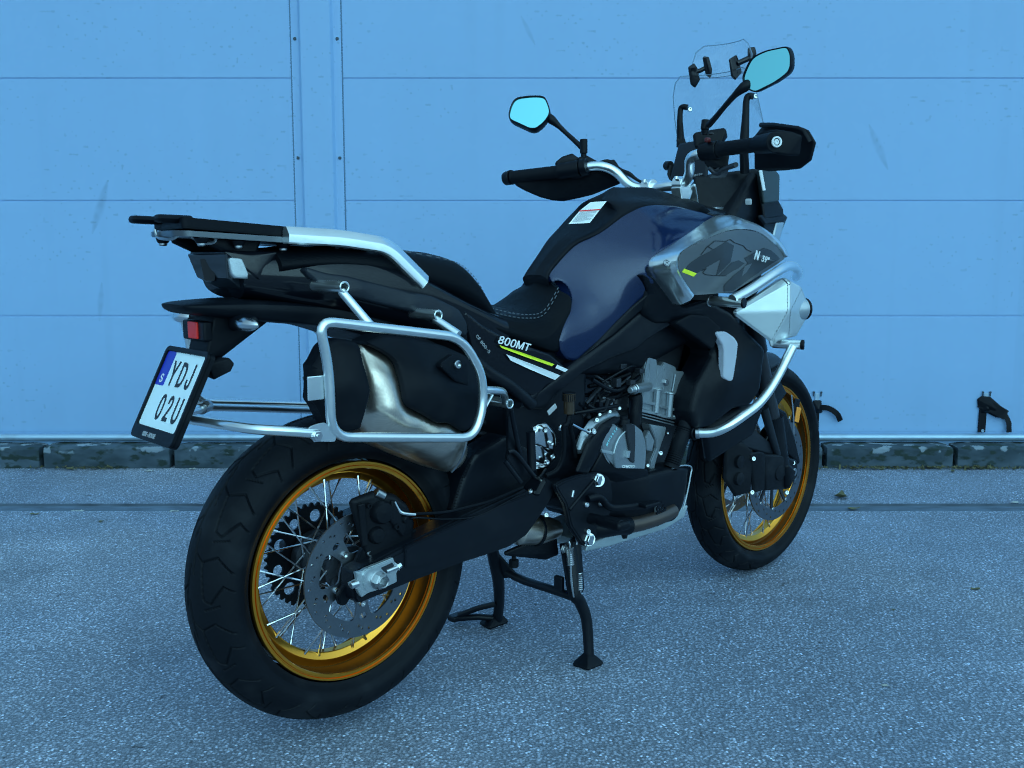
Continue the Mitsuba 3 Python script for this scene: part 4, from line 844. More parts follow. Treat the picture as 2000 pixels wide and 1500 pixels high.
mc('rear_caliper__rib', cat(hull([(-0.022,-0.126,0.495),(-0.01,-0.12,0.412),(-0.004,-0.122,0.412),(-0.013,-0.128,0.496)], .003), hull([(0.053,-0.132,0.491),(0.082,-0.132,0.435),(0.078,-0.13,0.418),(0.046,-0.134,0.459)], .004), bolt((0.06,-0.134,0.439), (0, -1, 0), .007, .006), bolt((0,-0.126,0.491), (0, -1, 0), .006, .005), rod((0.077,-0.126,0.452), (0.082,-0.14,0.449), .007)), 'm_caliper', 30)
mc('rear_caliper__bracket', slab([(-0.011,0.396),(0.034,0.42),(0.101,0.425),(0.154,0.403),(0.1,0.372),(0.017,0.355),(-0.008,0.344),(-0.048,0.294),(-0.062,0.297),(-0.066,0.315),(-0.032,0.358)], -.112, -.098, .003, .006), 'm_plastic', 30)
mc('rear_caliper__bolt', bolt((0.007,-0.114,0.39), (0, -1, 0), .0065, .005), 'm_chrome', 30)
mc('rear_caliper__pin', rod((0.038,-0.125,0.504), (0.02,-0.122,0.515), .010), 'm_steel', 30)
mc('brake_hose', tube([(0.058,-0.125,0.492),(0.065,-0.13,0.476),(0.078,-0.135,0.463),(0.104,-0.138,0.458),(0.183,-0.14,0.448),(0.251,-0.145,0.45),(0.299,-0.15,0.454),(0.372,-0.15,0.465),(0.444,-0.14,0.472),(0.486,-0.13,0.492)], .0033, 8, per=6), 'm_plastic', 40)
mc('brake_hose__fitting', tube([(0.06,-0.128,0.489),(0.07,-0.132,0.469),(0.082,-0.136,0.462),(0.104,-0.139,0.457)], .0042, 10, per=6), 'm_chrome', 40)
mc('sensor_cable', tube([(0.094,-0.12,0.443),(0.108,-0.14,0.45),(0.178,-0.146,0.435),(0.257,-0.152,0.428),(0.345,-0.152,0.444),(0.431,-0.14,0.46)], .0022, 6, per=6), 'm_plastic', 40)
hug = []
for a in np.linspace(math.radians(18), math.radians(78), 24):
    hug.append([((.347 - .35 * (abs(y) ** 2) * 4 + dr_) * math.cos(a), y, RZ + (.347 - .35 * (abs(y) ** 2) * 4 + dr_) * math.sin(a)) for y, dr_ in [(q, 0) for q in np.linspace(-.085, .085, 13)] + [(q, .004) for q in np.linspace(.085, -.085, 13)]])
mc('rear_hugger', loft(hug), 'm_plastic', 35)
# dark chassis between wheel and engine, seen through the gaps
both('subframe__plate', patch([(0.234,-0.1,0.425),(0.257,-0.11,0.502),(0.282,-0.115,0.55),(0.375,-0.12,0.584),(0.455,-0.118,0.538),(0.483,-0.115,0.468),(0.397,-0.112,0.445),(0.312,-0.105,0.429)], [], edge=.010, depth=.05, r=.01), 'm_frame', 30)
mc('subframe__core', cat(hull([(.02, -.07, .86), (.02, .07, .86), (.55, -.09, .82), (.55, .09, .82), (.20, -.08, .72), (.20, .08, .72), (.60, -.09, .62), (.60, .09, .62)], .02), hull([(.40, -.09, .72), (.40, .09, .72), (.62, -.10, .70), (.62, .10, .70), (.44, -.07, .46), (.44, .07, .46), (.62, -.09, .42), (.62, .09, .42)], .02)), 'm_frame', 30)
mc('subframe__airbox', hull([(.58, -.115, .72), (.58, .115, .72), (1.05, -.125, .90), (1.05, .125, .90), (.62, -.10, .86), (.62, .10, .86), (1.12, -.10, 1.02), (1.12, .10, 1.02), (.80, -.10, .70), (.80, .10, .70), (1.10, -.13, .80), (1.10, .13, .80)], .02), 'm_plastic', 30)
mc('subframe__rail', tube([(0.263,-0.14,0.761),(0.299,-0.145,0.733),(0.351,-0.148,0.703),(0.39,-0.148,0.675),(0.426,-0.145,0.65)], .014, 14, per=5), 'm_frame', 40)
mc('subframe__rail', tube([(0.447,-0.13,0.673),(0.425,-0.13,0.659),(0.387,-0.14,0.656)], .012, 12, per=5), 'm_frame', 40)
mc('rear_shock', cat(rod((.42, 0, .66), (.46, 0, .40), .028), *[lathe([(.033 + .007 * math.cos(t), .007 * math.sin(t)) for t in np.linspace(0, 2 * np.pi, 9)[:-1]], (.425 + .035 * k / 7, 0, .63 - .2 * k / 7), (-.15, 0, 1), 20, True) for k in range(8)]), 'm_alloydark', 30)

# ---- passenger foot rest
for pts in ([(0.3,-0.215,0.662),(0.315,-0.205,0.633),(0.34,-0.19,0.587),(0.356,-0.182,0.555)], [(0.319,-0.185,0.563),(0.331,-0.186,0.564),(0.348,-0.186,0.551),(0.369,-0.19,0.525),(0.387,-0.196,0.5)], [(0.313,-0.182,0.544),(0.331,-0.186,0.52),(0.351,-0.192,0.493)]):
    mc('passenger_footrest__strut', tube(pts, .0052, 10, per=5), 'm_frame', 40)
mc('passenger_footrest__bracket', slab([(0.325,0.639),(0.336,0.643),(0.35,0.584),(0.36,0.554),(0.378,0.517),(0.364,0.493),(0.35,0.511),(0.32,0.549),(0.325,0.564)], -.178, -.170, .003, .01), 'm_frame', 30)
mc('passenger_footrest__peg', hull([(0.369,-0.19,0.48),(0.358,-0.235,0.476),(0.375,-0.235,0.498),(0.396,-0.19,0.496)], .007), 'm_plastic', 30)
mc('passenger_footrest__tip', tube([(0.374,-0.215,0.504),(0.372,-0.226,0.503),(0.37,-0.236,0.499)], .0030, 8, per=4), 'm_chrome', 40)
mc('passenger_footrest__bolt', bolt((0.348,-0.222,0.48), (0, -1, 0), .006, .005), 'm_chrome', 30)
mc('heel_guard', tube([(0.404,-0.165,0.594),(0.406,-0.165,0.559),(0.406,-0.168,0.509)], .010, 12), 'm_frame', 40)

# ---- engine
def eng(key, *a, **k): return mc('engine__' + key, *a, **k)
eng('core', cat(hull([(.62, -.075, .40), (.62, .12, .40), (1.02, -.075, .38), (1.02, .12, .38), (.66, -.075, .56), (.66, .12, .56), (1.0, -.075, .58), (1.0, .12, .58)], .02),
                hull([(.78, -.06, .55), (.78, .09, .55), (.98, -.06, .55), (.98, .09, .55), (.86, -.06, .80), (.86, .09, .80), (1.06, -.06, .78), (1.06, .09, .78)], .02)), 'm_alloydark', 30)
eng('cylinder_head', slab([(0.845,0.724),(0.879,0.715),(0.883,0.7),(0.901,0.696),(0.91,0.706),(0.956,0.69),(0.961,0.678),(1.008,0.672),(1.003,0.653),(0.988,0.634),(0.977,0.613),(0.824,0.639),(0.83,0.659),(0.834,0.695)], -.128, -.06, .005, .003), 'm_alloy', 30)
eng('cylinder', slab([(0.829,0.643),(0.983,0.618),(0.967,0.579),(0.966,0.556),(0.919,0.563),(0.868,0.576),(0.823,0.592)], -.124, -.06, .005, .003), 'm_alloy', 30)
eng('flange', slab([(0.817,0.618),(0.873,0.605),(0.906,0.594),(0.955,0.581),(0.953,0.574),(0.905,0.587),(0.874,0.597),(0.816,0.611)], -.133, -.115, .002), 'm_alloy', 30)
eng('flange', slab([(0.814,0.596),(0.874,0.581),(0.911,0.569),(0.956,0.559),(0.953,0.553),(0.909,0.562),(0.874,0.574),(0.813,0.589)], -.133, -.115, .002), 'm_alloy', 30)
eng('head_bolt_column', rod((0.881,-0.13,0.638), (0.876,-0.13,0.578), .0088), 'm_alloy', 30)
eng('head_bolt_column', rod((0.933,-0.13,0.622), (0.928,-0.13,0.561), .0088), 'm_alloy', 30)
eng('head_bolt', rod((0.881,-0.13,0.637), (0.881,-0.13,0.642), .0110), 'm_satin', 30)
eng('head_bolt', rod((0.932,-0.13,0.621), (0.933,-0.13,0.626), .0110), 'm_satin', 30)
eng('head_rib', tube([(0.939,-0.131,0.628),(0.945,-0.131,0.649),(0.95,-0.131,0.672)], .0018, 8, per=4), 'm_alloy', 40)
eng('plug_bolt', cat(bolt((0.914,-0.128,0.653), (0, -1, 0), .0085, .006, hexa=True), lathe([(0, .0075), (.006, .0075), (.007, .005)], (0.914,-0.128,0.653), (0, -1, 0), 16)), 'm_steel', 30)
for q in (((0.996,-0.12,0.616), .006), ((0.976,-0.12,0.58), .006), ((0.948,-0.128,0.561), .005), ((0.895,-0.13,0.472), .0062), ((0.934,-0.12,0.518), .006), ((0.803,-0.165,0.459), .005), ((0.642,-0.14,0.589), .006), ((0.653,-0.14,0.601), .0045), ((0.724,-0.14,0.608), .0045), ((0.689,-0.14,0.604), .0045)):
    eng('bolt', bolt(q[0], (-.3, -1, .2), q[1], q[1] * .9), 'm_chrome', 30)
eng('temperature_sensor', cat(rod((0.847,-0.128,0.65), (0.77,-0.15,0.652), .0125, .0115), rod((0.77,-0.15,0.652), (0.742,-0.158,0.652), .0085, .0075)), 'm_alloy', 30)
eng('sensor_ring', cat(*[ring((0.77,-0.15,0.652), (0.766,-0.151,0.652), .0130, .008), ring((0.76,-0.153,0.652), (0.756,-0.154,0.652), .0120, .007)]), 'm_chrome', 30)
for i in range(3):
    e0, e1 = np.array((0.835,-0.129,0.695)), np.array((0.832,-0.128,0.649)); d_ = np.array([.016 + .030 * i, 0, -.008 * i])
    eng('cylinder_rib', tube([e0 + d_ + [0, 0, .01], e1 + d_], .0011, 6), 'm_alloy', 40)
for i in range(5):
    a_, b_ = np.array((0.829,-0.123,0.607)), np.array((0.959,-0.123,0.57)); o_ = np.array([0, 0, -.004 - .0075 * i])
    eng('cylinder_fin', tube([a_ + o_, b_ + o_], .0018, 6), 'm_alloy', 40)
eng('timing_case', slab([(0.853,0.552),(0.919,0.537),(0.914,0.518),(0.903,0.501),(0.888,0.471),(0.875,0.441),(0.879,0.424),(0.863,0.423),(0.855,0.438),(0.858,0.457),(0.877,0.486),(0.875,0.51),(0.857,0.539)], -.132, -.10, .004, .003), 'm_alloy', 30)
eng('timing_face', slab([(0.843,0.539),(0.864,0.51),(0.856,0.484),(0.833,0.489),(0.828,0.521)], -.138, -.12, .003, .003), 'm_alloy', 30)
cl = fillet([(0.674,0.58),(0.708,0.559),(0.745,0.572),(0.776,0.552),(0.79,0.522),(0.794,0.496),(0.79,0.452),(0.673,0.47),(0.647,0.494),(0.629,0.522),(0.624,0.541),(0.638,0.562)], .006, 5, True)
eng('clutch_cover', slab(cl, -.172, -.11, .006), 'm_alloy', 30)
cc = (0.736,-0.172,0.511)
eng('clutch_dome', slab(fillet([(0.704,0.558),(0.734,0.566),(0.765,0.551),(0.781,0.524),(0.784,0.498),(0.781,0.457),(0.671,0.474),(0.666,0.493),(0.667,0.512),(0.676,0.536)], .012, 6, True), -.178, -.165, .003), 'm_alloy', 30)
eng('clutch_rib', slab(fillet([(0.701,0.577),(0.735,0.573),(0.738,0.533),(0.736,0.477),(0.724,0.482),(0.712,0.494),(0.716,0.51),(0.705,0.548)], .004, 4, True), -.183, -.17, .003), 'm_alloydark', 30)
eng('clutch_pointer', slab([(0.708,0.512),(0.716,0.511),(0.712,0.494),(0.705,0.496)], -.186, -.178, .001), 'm_satin', 30)
eng('clutch_band_edge', tube([(0.704,-0.178,0.559),(0.684,-0.178,0.547),(0.671,-0.178,0.529),(0.664,-0.178,0.511)], .0018, 8, per=5), 'm_satin', 40)
eng('clutch_band_edge', slab([(0.624,0.526),(0.667,0.514),(0.666,0.507),(0.628,0.518)], -.1755, -.165, .002), 'm_satin', 30)
o, e = np.array((0.693,-0.179,0.472)), np.array((0.744,-0.179,0.465))
eng('maker_lettering', flat('CFMOTO', .0062, frame(o, e - o, (0, 0, 1)), .0008, True, 1.22), 'm_white', False)
for i, ch in enumerate('MACHROCK'):
    t = i / 7; 
    p0 = np.array((0.642,-0.174,0.531)); p1 = np.array((0.648,-0.174,0.549)); p2 = np.array((0.675,-0.174,0.568))
    q = (1 - t) ** 2 * p0 + 2 * t * (1 - t) * p1 + t * t * p2; d = 2 * (1 - t) * (p1 - p0) + 2 * t * (p2 - p1)
    eng('cover_lettering', flat(ch, .0048, frame(q, d, np.cross([0, -1, 0], d) * -1), .0008, True, .95), 'm_decalcyan', False)
eng('filler_cap', cat(rod((0.73,-0.15,0.568), (0.73,-0.15,0.583), .016, .015), rod((0.73,-0.15,0.582), (0.73,-0.15,0.59), .010)), 'm_plastic', 30)
eng('coolant_pipe', tube([(0.796,-0.13,0.56),(0.795,-0.13,0.586),(0.798,-0.13,0.616),(0.796,-0.128,0.632)], .017, 14, per=4), 'm_plastic', 40)
eng('starter_case', cat(hull([(0.597,-0.13,0.525),(0.611,-0.13,0.553),(0.639,-0.13,0.576),(0.695,-0.125,0.589),(0.73,-0.12,0.587),(0.665,-0.12,0.534)], .014)), 'm_alloy', 30)
eng('black_case', cat(hull([(0.554,-0.165,0.485),(0.588,-0.165,0.541),(0.642,-0.16,0.577),(0.696,-0.15,0.587),(0.711,-0.15,0.583),(0.658,-0.165,0.571),(0.63,-0.168,0.548),(0.585,-0.165,0.478)], .006)), 'm_plastic', 30)
eng('crankcase', cat(hull([(0.619,-0.15,0.473),(0.64,-0.16,0.514),(0.678,-0.165,0.464),(0.802,-0.16,0.444),(0.7,-0.15,0.428),(0.815,-0.15,0.409)] + [(.64, 0, .42), (.9, 0, .42), (.64, 0, .54)], .008)), 'm_plastic', 30)
eng('small_lever', tube([(0.53,-0.17,0.596),(0.555,-0.17,0.584),(0.589,-0.165,0.57)], .0030, 8), 'm_chrome', 40)
eng('small_lever', rod((0.589,-0.165,0.572), (0.608,-0.165,0.566), .0068), 'm_chrome', 30)
eng('lever_head', bolt((0.598,-0.168,0.57), (0, -1, .3), .008, .008), 'm_chrome', 30)
rg = np.random.default_rng(11)
for i in range(26):                                    # loom, hoses and throttle linkage behind the frame spar
    a = np.array((0.685,-0.1,0.65)) + rg.uniform(-1, 1, 3) * [.05, .03, .05]; 
    b = np.array((0.827,-0.1,0.693)) + rg.uniform(-1, 1, 3) * [.05, .03, .05]
    if i % 3 == 0: b = np.array((0.715,-0.12,0.614)) + rg.uniform(-1, 1, 3) * [.03, .02, .02]; a = np.array((0.621,-0.12,0.624)) + rg.uniform(-1, 1, 3) * [.03, .02, .03]
    m = (a + b) / 2 + rg.uniform(-1, 1, 3) * [.02, .02, .03]
    eng('hose', tube([a, m, b], rg.uniform(.0025, .006), 8, per=6), ('m_plastic', 'm_plastic', 'm_rubber', 'm_alloydark')[i % 4], 40)
for i in range(16):
    p = np.array((0.741,-0.115,0.671)) + np.array([rg.uniform(-.09, .09), rg.uniform(-.02, .015), 0]); p[2] += rg.uniform(-.05, .06) + (p[0] - (0.741,-0.115,0.671)[0]) * .55
    eng('connector', rbox(p, rg.uniform(.008, .022, 3), .002), ('m_alloy', 'm_plastic', 'm_steel', 'm_alloydark')[i % 4], 30)
mc('reservoir__body', cat(rod((0.525,-0.165,0.62), (0.524,-0.165,0.653), .0125), rod((0.525,-0.165,0.649), (0.524,-0.165,0.668), .0150)), 'm_smokebrown', 30)
mc('reservoir__cap', cat(rod((0.524,-0.165,0.667), (0.524,-0.165,0.67), .0155), *[rbox(np.array((0.524,-0.165,0.658)) + [.0152 * math.cos(a), .0152 * math.sin(a), 0], (.002, .002, .016), .0008) for a in np.linspace(0, 6.28, 19)[:-1]]), 'm_plastic', 30)
mc('reservoir__hose', tube([(0.525,-0.165,0.617),(0.519,-0.165,0.598),(0.513,-0.16,0.588),(0.524,-0.15,0.529),(0.515,-0.14,0.49),(0.476,-0.14,0.479)], .0052, 10, per=6), 'm_rubber', 40)
mc('reservoir__hose', tube([(0.537,-0.155,0.614),(0.545,-0.15,0.582),(0.567,-0.14,0.544),(0.584,-0.13,0.506)], .0052, 10, per=6), 'm_rubber', 40)
mc('frame__bolt', bolt((0.514,-0.15,0.588), (0, -1, 0), .0085, .006), 'm_chrome', 30)
mc('frame__tag', rbox((0.485,-0.15,0.633), (.030, .003, .012), .001, np.array([[.85, 0, -.52], [0, 1, 0], [.52, 0, .85]])), 'm_decalgrey', 30)
# polished gearbox cover seen behind the foot rest hanger
eng('gearbox_cover', cat(hull([(0.478,-0.1,0.584),(0.502,-0.105,0.584),(0.524,-0.105,0.565),(0.537,-0.1,0.543),(0.518,-0.105,0.534),(0.478,-0.1,0.556)], .014), hull([(0.48,-0.1,0.544),(0.523,-0.1,0.536),(0.535,-0.1,0.512),(0.515,-0.1,0.497),(0.485,-0.095,0.509)], .010), hull([(0.479,-0.1,0.491),(0.511,-0.1,0.492),(0.505,-0.095,0.472),(0.484,-0.095,0.476)], .010)), 'm_chrome', 35)
for p in [(0.452,-0.125,0.59),(0.483,-0.128,0.582),(0.518,-0.12,0.515),(0.498,-0.12,0.505),(0.513,-0.12,0.547)]: eng('gearbox_bolt', bolt(p, (-.3, -1, .1), .0058, .006), 'm_chrome', 30)

# ---- foot rest hanger, brake pedal, skid plate, stand
both('footrest_hanger', slab([(0.474,0.46),(0.503,0.47),(0.562,0.475),(0.627,0.47),(0.661,0.452),(0.673,0.408),(0.662,0.358),(0.629,0.333),(0.597,0.293),(0.568,0.304),(0.525,0.358),(0.51,0.411)], -.172, -.155, .006, .01), 'm_frame', 30)
both('footrest_hanger__rib', tube([(0.602,-0.173,0.455),(0.563,-0.173,0.429),(0.521,-0.173,0.399)], .0040, 10), 'm_plastic', 40)
mc('footrest_hanger__bolt', cat(bolt((0.616,-0.172,0.453), (0, -1, 0), .0125, .009, hexa=True), ring((0.618,-0.171,0.452), (0.614,-0.174,0.453), .0165, .01)), 'm_chrome', 30)
mc('footrest_hanger__bolt', bolt((0.577,-0.172,0.401), (0, -1, 0), .0068, .005), 'm_chrome', 30)
mc('footrest_hanger__bolt', cat(bolt((0.586,-0.172,0.315), (0, -1, 0), .0130, .011, hexa=True), ring((0.587,-0.171,0.315), (0.584,-0.174,0.316), .0165, .01)), 'm_chrome', 30)
mc('footrest_hanger__bolt', bolt((0.582,-0.172,0.335), (-.2, -1, .2), .0068, .006), 'm_chrome', 30)
mc('footrest_hanger__bolt', bolt((0.625,-0.17,0.394), (.3, -1, .2), .0068, .008), 'm_steel', 30)
mc('footrest_hanger__pin', rod((0.533,-0.173,0.443), (0.529,-0.173,0.426), .0035), 'm_chrome', 30)
mc('brake_pedal', cat(tube([(0.574,-0.18,0.416),(0.608,-0.185,0.416),(0.636,-0.19,0.389),(0.676,-0.195,0.381),(0.763,-0.2,0.374)], .0088, 12, per=5), rbox((0.753,-0.215,0.379), (.055, .03, .010), .004)), 'm_plastic', 40)
mc('rider_footrest', cat(rod((0.592,-0.17,0.365), (0.596,-0.265,0.366), .013), rbox((0.601,-0.235,0.364), (.045, .075, .022), .008)), 'm_plastic', 30)
guard = patch([(0.636,-0.15,0.382),(0.668,-0.16,0.45),(0.803,-0.165,0.438),(0.945,-0.158,0.436),(0.998,-0.15,0.424),(0.994,-0.15,0.386),(0.981,-0.148,0.326),(0.95,-0.146,0.286),(0.876,-0.15,0.288),(0.761,-0.15,0.289),(0.742,-0.152,0.326),(0.674,-0.15,0.343)], [(0.799,-0.17,0.383)], edge=.012, depth=.08, r=.012)
both('skid_plate__side_guard', guard, 'm_plastic', 35)
both('skid_plate__edge_strip', tube([(0.912,-0.158,0.434),(0.951,-0.158,0.436),(0.999,-0.151,0.424),(0.997,-0.151,0.398),(0.986,-0.149,0.348),(0.976,-0.147,0.315)], .0022, 8, per=5), 'm_satin', 40)
mc('skid_plate__pan', hull([(0.654,-0.1,0.26), (0.733,-0.105,0.258), (0.943,-0.11,0.262), (1.023,-0.11,0.279), (1.036,-0.11,0.303), (0.661,-0.1,0.272)] + [(x, -y, z) for x, y, z in ((0.654,-0.1,0.26), (0.733,-0.105,0.258), (0.943,-0.11,0.262), (1.023,-0.11,0.279), (1.036,-0.11,0.303), (0.661,-0.1,0.272))], .004), 'm_pan', 30)
ex = [(0.594,-0.135,0.335),(0.644,-0.15,0.323),(0.719,-0.158,0.318),(0.788,-0.16,0.314),(0.861,-0.158,0.315),(0.926,-0.15,0.319)]
mc('exhaust__header', tube(ex, .0195, 18, per=5), 'm_exhaust', 40)
mc('exhaust__guard', tube([(0.588,-0.14,0.342),(0.637,-0.156,0.328),(0.697,-0.164,0.325),(0.734,-0.166,0.319)], .0225, 16, per=5), 'm_plastic', 40)
mc('exhaust__clamp_tab', hull([(0.719,-0.16,0.305),(0.737,-0.16,0.304),(0.733,-0.16,0.289),(0.725,-0.16,0.29)], .004), 'm_plastic', 30)
pb = (0.885,-0.166,0.316)
M = frame((0.835,-0.17,0.315), (1, .10, .42), (-.3, 0, 1))
pl = Polygon(fillet([(-.004, -.018), (.036, -.020), (.050, .004), (.044, .030), (.012, .030)], .006, 4, True))
for i in range(5):
    for j in range(4):
        pl = pl.difference(Point(.004 + i * .0095 + (j % 2) * .0047, -.012 + j * .0105).buffer(.0032, 4))
mc('exhaust__perforated_plate', xf(extr(pl, .003, .0006), M), 'm_plastic', 30)
mc('exhaust__perforated_backing', xf(extr(Polygon([(0, -.015), (.034, -.017), (.045, .004), (.040, .026), (.014, .026)]), .001, 0), M @ T_z(-.006)), 'm_satin', False)
mc('exhaust__collector', cat(lathe([(.020, -.06), (.034, -.05), (.036, .02), (.028, .06), (.022, .08)], (0.503,-0.07,0.333), (.9, 0, -.15), 24)), 'm_brushed', 35)
mc('exhaust__band', ring((0.506,-0.07,0.332), np.array((0.506,-0.07,0.332)) + [.008, 0, -.001], .0385, .03), 'm_plastic', 30)
mc('exhaust__bolt', bolt((0.517,-0.1,0.372), (-.5, -1, .5), .0065, .006), 'm_chrome', 30)
mc('centre_stand__lug', hull([(0.427,-0.06,0.29),(0.496,-0.07,0.304),(0.563,-0.08,0.313),(0.571,-0.08,0.264),(0.545,-0.07,0.257),(0.496,-0.07,0.288)], .006), 'm_plastic', 30)
mc('centre_stand__stop', cat(rod((0.46,-0.05,0.247), (0.46,-0.05,0.265), .012), rod((0.46,-0.05,0.265), (0.46,-0.05,0.276), .005)), 'm_rubber', 30)
legR = [(0.585,-0.105,0.293), (0.581,-0.122,0.235), (0.576,-0.138,0.177), (0.589,-0.143,0.155), (0.603,-0.151,0.114), (0.604,-0.158,0.06), (0.601,-0.164,0.009)]
mc('centre_stand__leg', tube(legR, [.020, .019, .016, .0145, .0135, .0125, .0125], 16, per=5), 'm_frame', 40)
mc('centre_stand__leg', hull([(0.614,-0.105,0.293),(0.601,-0.13,0.18),(0.581,-0.135,0.17),(0.603,-0.105,0.29)], .012), 'm_frame', 30)
legL = [(0.527,0.105,0.251), (0.549,0.118,0.202), (0.574,0.132,0.142), (0.6,0.158,0.072), (0.611,0.178,0.012)]
mc('centre_stand__leg', tube(legL, [.015, .016, .0155, .0140, .0130], 16, per=5), 'm_frame', 40)
mc('centre_stand__crossbar', tube([(0.577,0.105,0.171),(0.589,0.05,0.159),(0.58,-0.05,0.165),(0.581,-0.135,0.165)], .0105, 14, per=3), 'm_frame', 40)
mc('centre_stand__gusset', hull([(0.544,0.108,0.227),(0.577,0.125,0.155),(0.592,0.085,0.164),(0.565,0.108,0.192)], .006), 'm_frame', 30)
mc('centre_stand__foot', hull([(.57, -.148, .006), (.575, -.185, .006), (.625, -.150, .006), (.620, -.185, .006), (.60, -.160, .03)], .006), 'm_plastic', 30)
mc('centre_stand__foot', hull([(.575, .168, .006), (.58, .205, .006), (.635, .170, .006), (.630, .205, .006), (.615, .180, .03)], .006), 'm_plastic', 30)
mc('centre_stand__foot_lever', cat(tube([(0.585,0.155,0.071),(0.557,0.195,0.055),(0.53,0.24,0.03)], .0075, 12), tube([(0.606,0.178,0.02),(0.562,0.2,0.029),(0.53,0.24,0.022)], .0085, 12), rbox((0.534,0.25,0.022), (.05, .03, .016), .005)), 'm_frame', 40)
mc('centre_stand__tab', rbox((0.562,-0.1,0.197), (.012, .026, .034), .003), 'm_frame', 30)
def spring(a, b, r, w, n):
    a, b = np.array(a), np.array(b); u, v, ww = basis(b - a); L = np.linalg.norm(b - a); t = np.linspace(0, 1, n * 12 + 1)
    P = [a + ww * L * q + r * (math.cos(2 * np.pi * n * q) * u + math.sin(2 * np.pi * n * q) * v) for q in t]
    return tube(P, w, 6)
mc('centre_stand__spring', spring((0.557,-0.14,0.294), (0.555,-0.145,0.252), .0075, .0020, 9), 'm_chrome', 40)
mc('centre_stand__spring', spring((0.59,-0.14,0.225), (0.582,-0.15,0.185), .0062, .0019, 9), 'm_chrome', 40)
for q in ([(0.555,-0.138,0.309),(0.557,-0.14,0.302),(0.557,-0.14,0.293)], [(0.579,-0.138,0.313),(0.581,-0.14,0.304),(0.58,-0.14,0.297)], [(0.555,-0.145,0.253),(0.555,-0.148,0.211),(0.561,-0.15,0.175)], [(0.582,-0.15,0.186),(0.584,-0.15,0.179),(0.59,-0.15,0.176)]):
    mc('centre_stand__spring_hook', tube(q, .0024, 8, per=4), 'm_chrome', 40)
mc('centre_stand__pivot_bolt', bolt((0.551,-0.126,0.289), (0, -1, 0), .009, .006, hexa=True), 'm_steel', 30)

# ---- front end (turned with the steering)
def fk(key, mesh, m, smooth=30): return mc(key, mesh, m, smooth, FRONTB)
for s in (-1, 1):
    y = s * .102
    fk('front_fork__lower_leg', tube([(1.527 - .028, y, .325), (1.445, y, .50)], .029, 20), 'm_frame', 40)
    fk('front_fork__stanchion', tube([(1.45, y, .48), (1.345, y, .72)], .0215, 18), 'm_alloydark', 40)
    fk('front_fork__upper_tube', tube([(1.350, y, .70), (1.20, y, 1.06)], .027, 18), 'm_frame', 40)
    fk('front_fork__axle_clamp', hull([(1.527, y + .02, .325), (1.527, y - .02, .325), (1.49, y + .02, .345), (1.49, y - .02, .345), (1.505, y + .02, .29), (1.505, y - .02, .29)], .014), 'm_plastic', 30)
    if s < 0: continue
    fk('front_fork__guard', hull([(1.455, s * .128, .54), (1.470, s * .134, .40), (1.480, s * .134, .37), (1.492, s * .122, .37), (1.478, s * .118, .54)], .010), 'm_panel', 30)
    fk('front_fork__caliper', cat(hull([(1.40, s * .094, .40), (1.435, s * .094, .27), (1.40, s * .056, .40), (1.435, s * .056, .27), (1.355, s * .094, .40), (1.375, s * .094, .27), (1.355, s * .056, .40), (1.375, s * .056, .27)], .014),
                                  lathe([(0, .010), (.020, .008), (.022, -.01)], (1.385, s * .105, .37), (0, s, 0), 20), lathe([(0, .010), (.020, .008), (.022, -.01)], (1.400, s * .105, .305), (0, s, 0), 20)), 'm_plastic', 30)
    for p in ((1.420, .405), (1.432, .262), (1.462, .395)):
        fk('front_fork__bolt', bolt((p[0], s * .112, p[1]), (-.2, s, 0), .0065, .006), 'm_chrome', 30)
fk('front_fork__axle', rod((1.527, -.135, .325), (1.527, .135, .325), .012), 'm_steel', 30)
# mudguard
mg = []
for a in np.linspace(math.radians(84), math.radians(158), 30):
    t = (a - math.radians(84)) / math.radians(74); w = .062 + .012 * math.sin(math.pi * t)
    R0 = FR + .022
    mg.append([(WB + (R0 - 9.5 * max(0, abs(y) - .01) ** 2 + d) * math.cos(a), y, FR + (R0 - 9.5 * max(0, abs(y) - .01) ** 2 + d) * math.sin(a)) for y, d in [(q, 0) for q in np.linspace(-w, w, 13)] + [(q, .004) for q in np.linspace(w, -w, 13)]])
fk('front_mudguard__shell', loft(mg), 'm_panel', 35)
for s in (-1, 1):
    fk('front_mudguard__stay', hull([(1.36, s * .07, .60), (1.40, s * .076, .63), (1.47, s * .085, .62), (1.53, s * .085, .56), (1.43, s * .092, .53), (1.47, s * .092, .53)], .008), 'm_plastic', 30)
    fk('front_mudguard__reflector', xf(rbox((0, 0, 0), (.024, .005, .046), .002), frame((1.605, s * .092, .485), (.96, 0, -.25), (0, 1, 0))), 'm_orange', 30)
    fk('front_mudguard__reflector_base', xf(rbox((0, 0, 0), (.030, .006, .075), .003), frame((1.600, s * .087, .497), (.96, 0, -.25), (0, 1, 0))), 'm_plastic', 30)
fk('front_brake_hose', tube([(1.40, -.10, .42), (1.43, -.115, .50), (1.41, -.118, .60), (1.36, -.10, .75), (1.28, -.08, .95)], .004, 8, per=6), 'm_plastic', 40)
fk('front_brake_hose__clip', tube([(1.505, -.125, .56), (1.515, -.128, .50), (1.522, -.128, .44)], .0022, 8, per=4), 'm_chrome', 40)
fk('steering_head__lower_yoke', hull([(1.30, -.11, .80), (1.30, .11, .80), (1.26, -.05, .82), (1.26, .05, .82), (1.34, -.05, .78), (1.34, .05, .78)], .02), 'm_alloydark', 30)
fk('steering_head__upper_yoke', hull([(1.19, -.115, 1.045), (1.19, .115, 1.045), (1.13, -.04, 1.055), (1.13, .04, 1.055), (1.24, -.06, 1.035), (1.24, .06, 1.035)], .014), 'm_alloydark', 30)
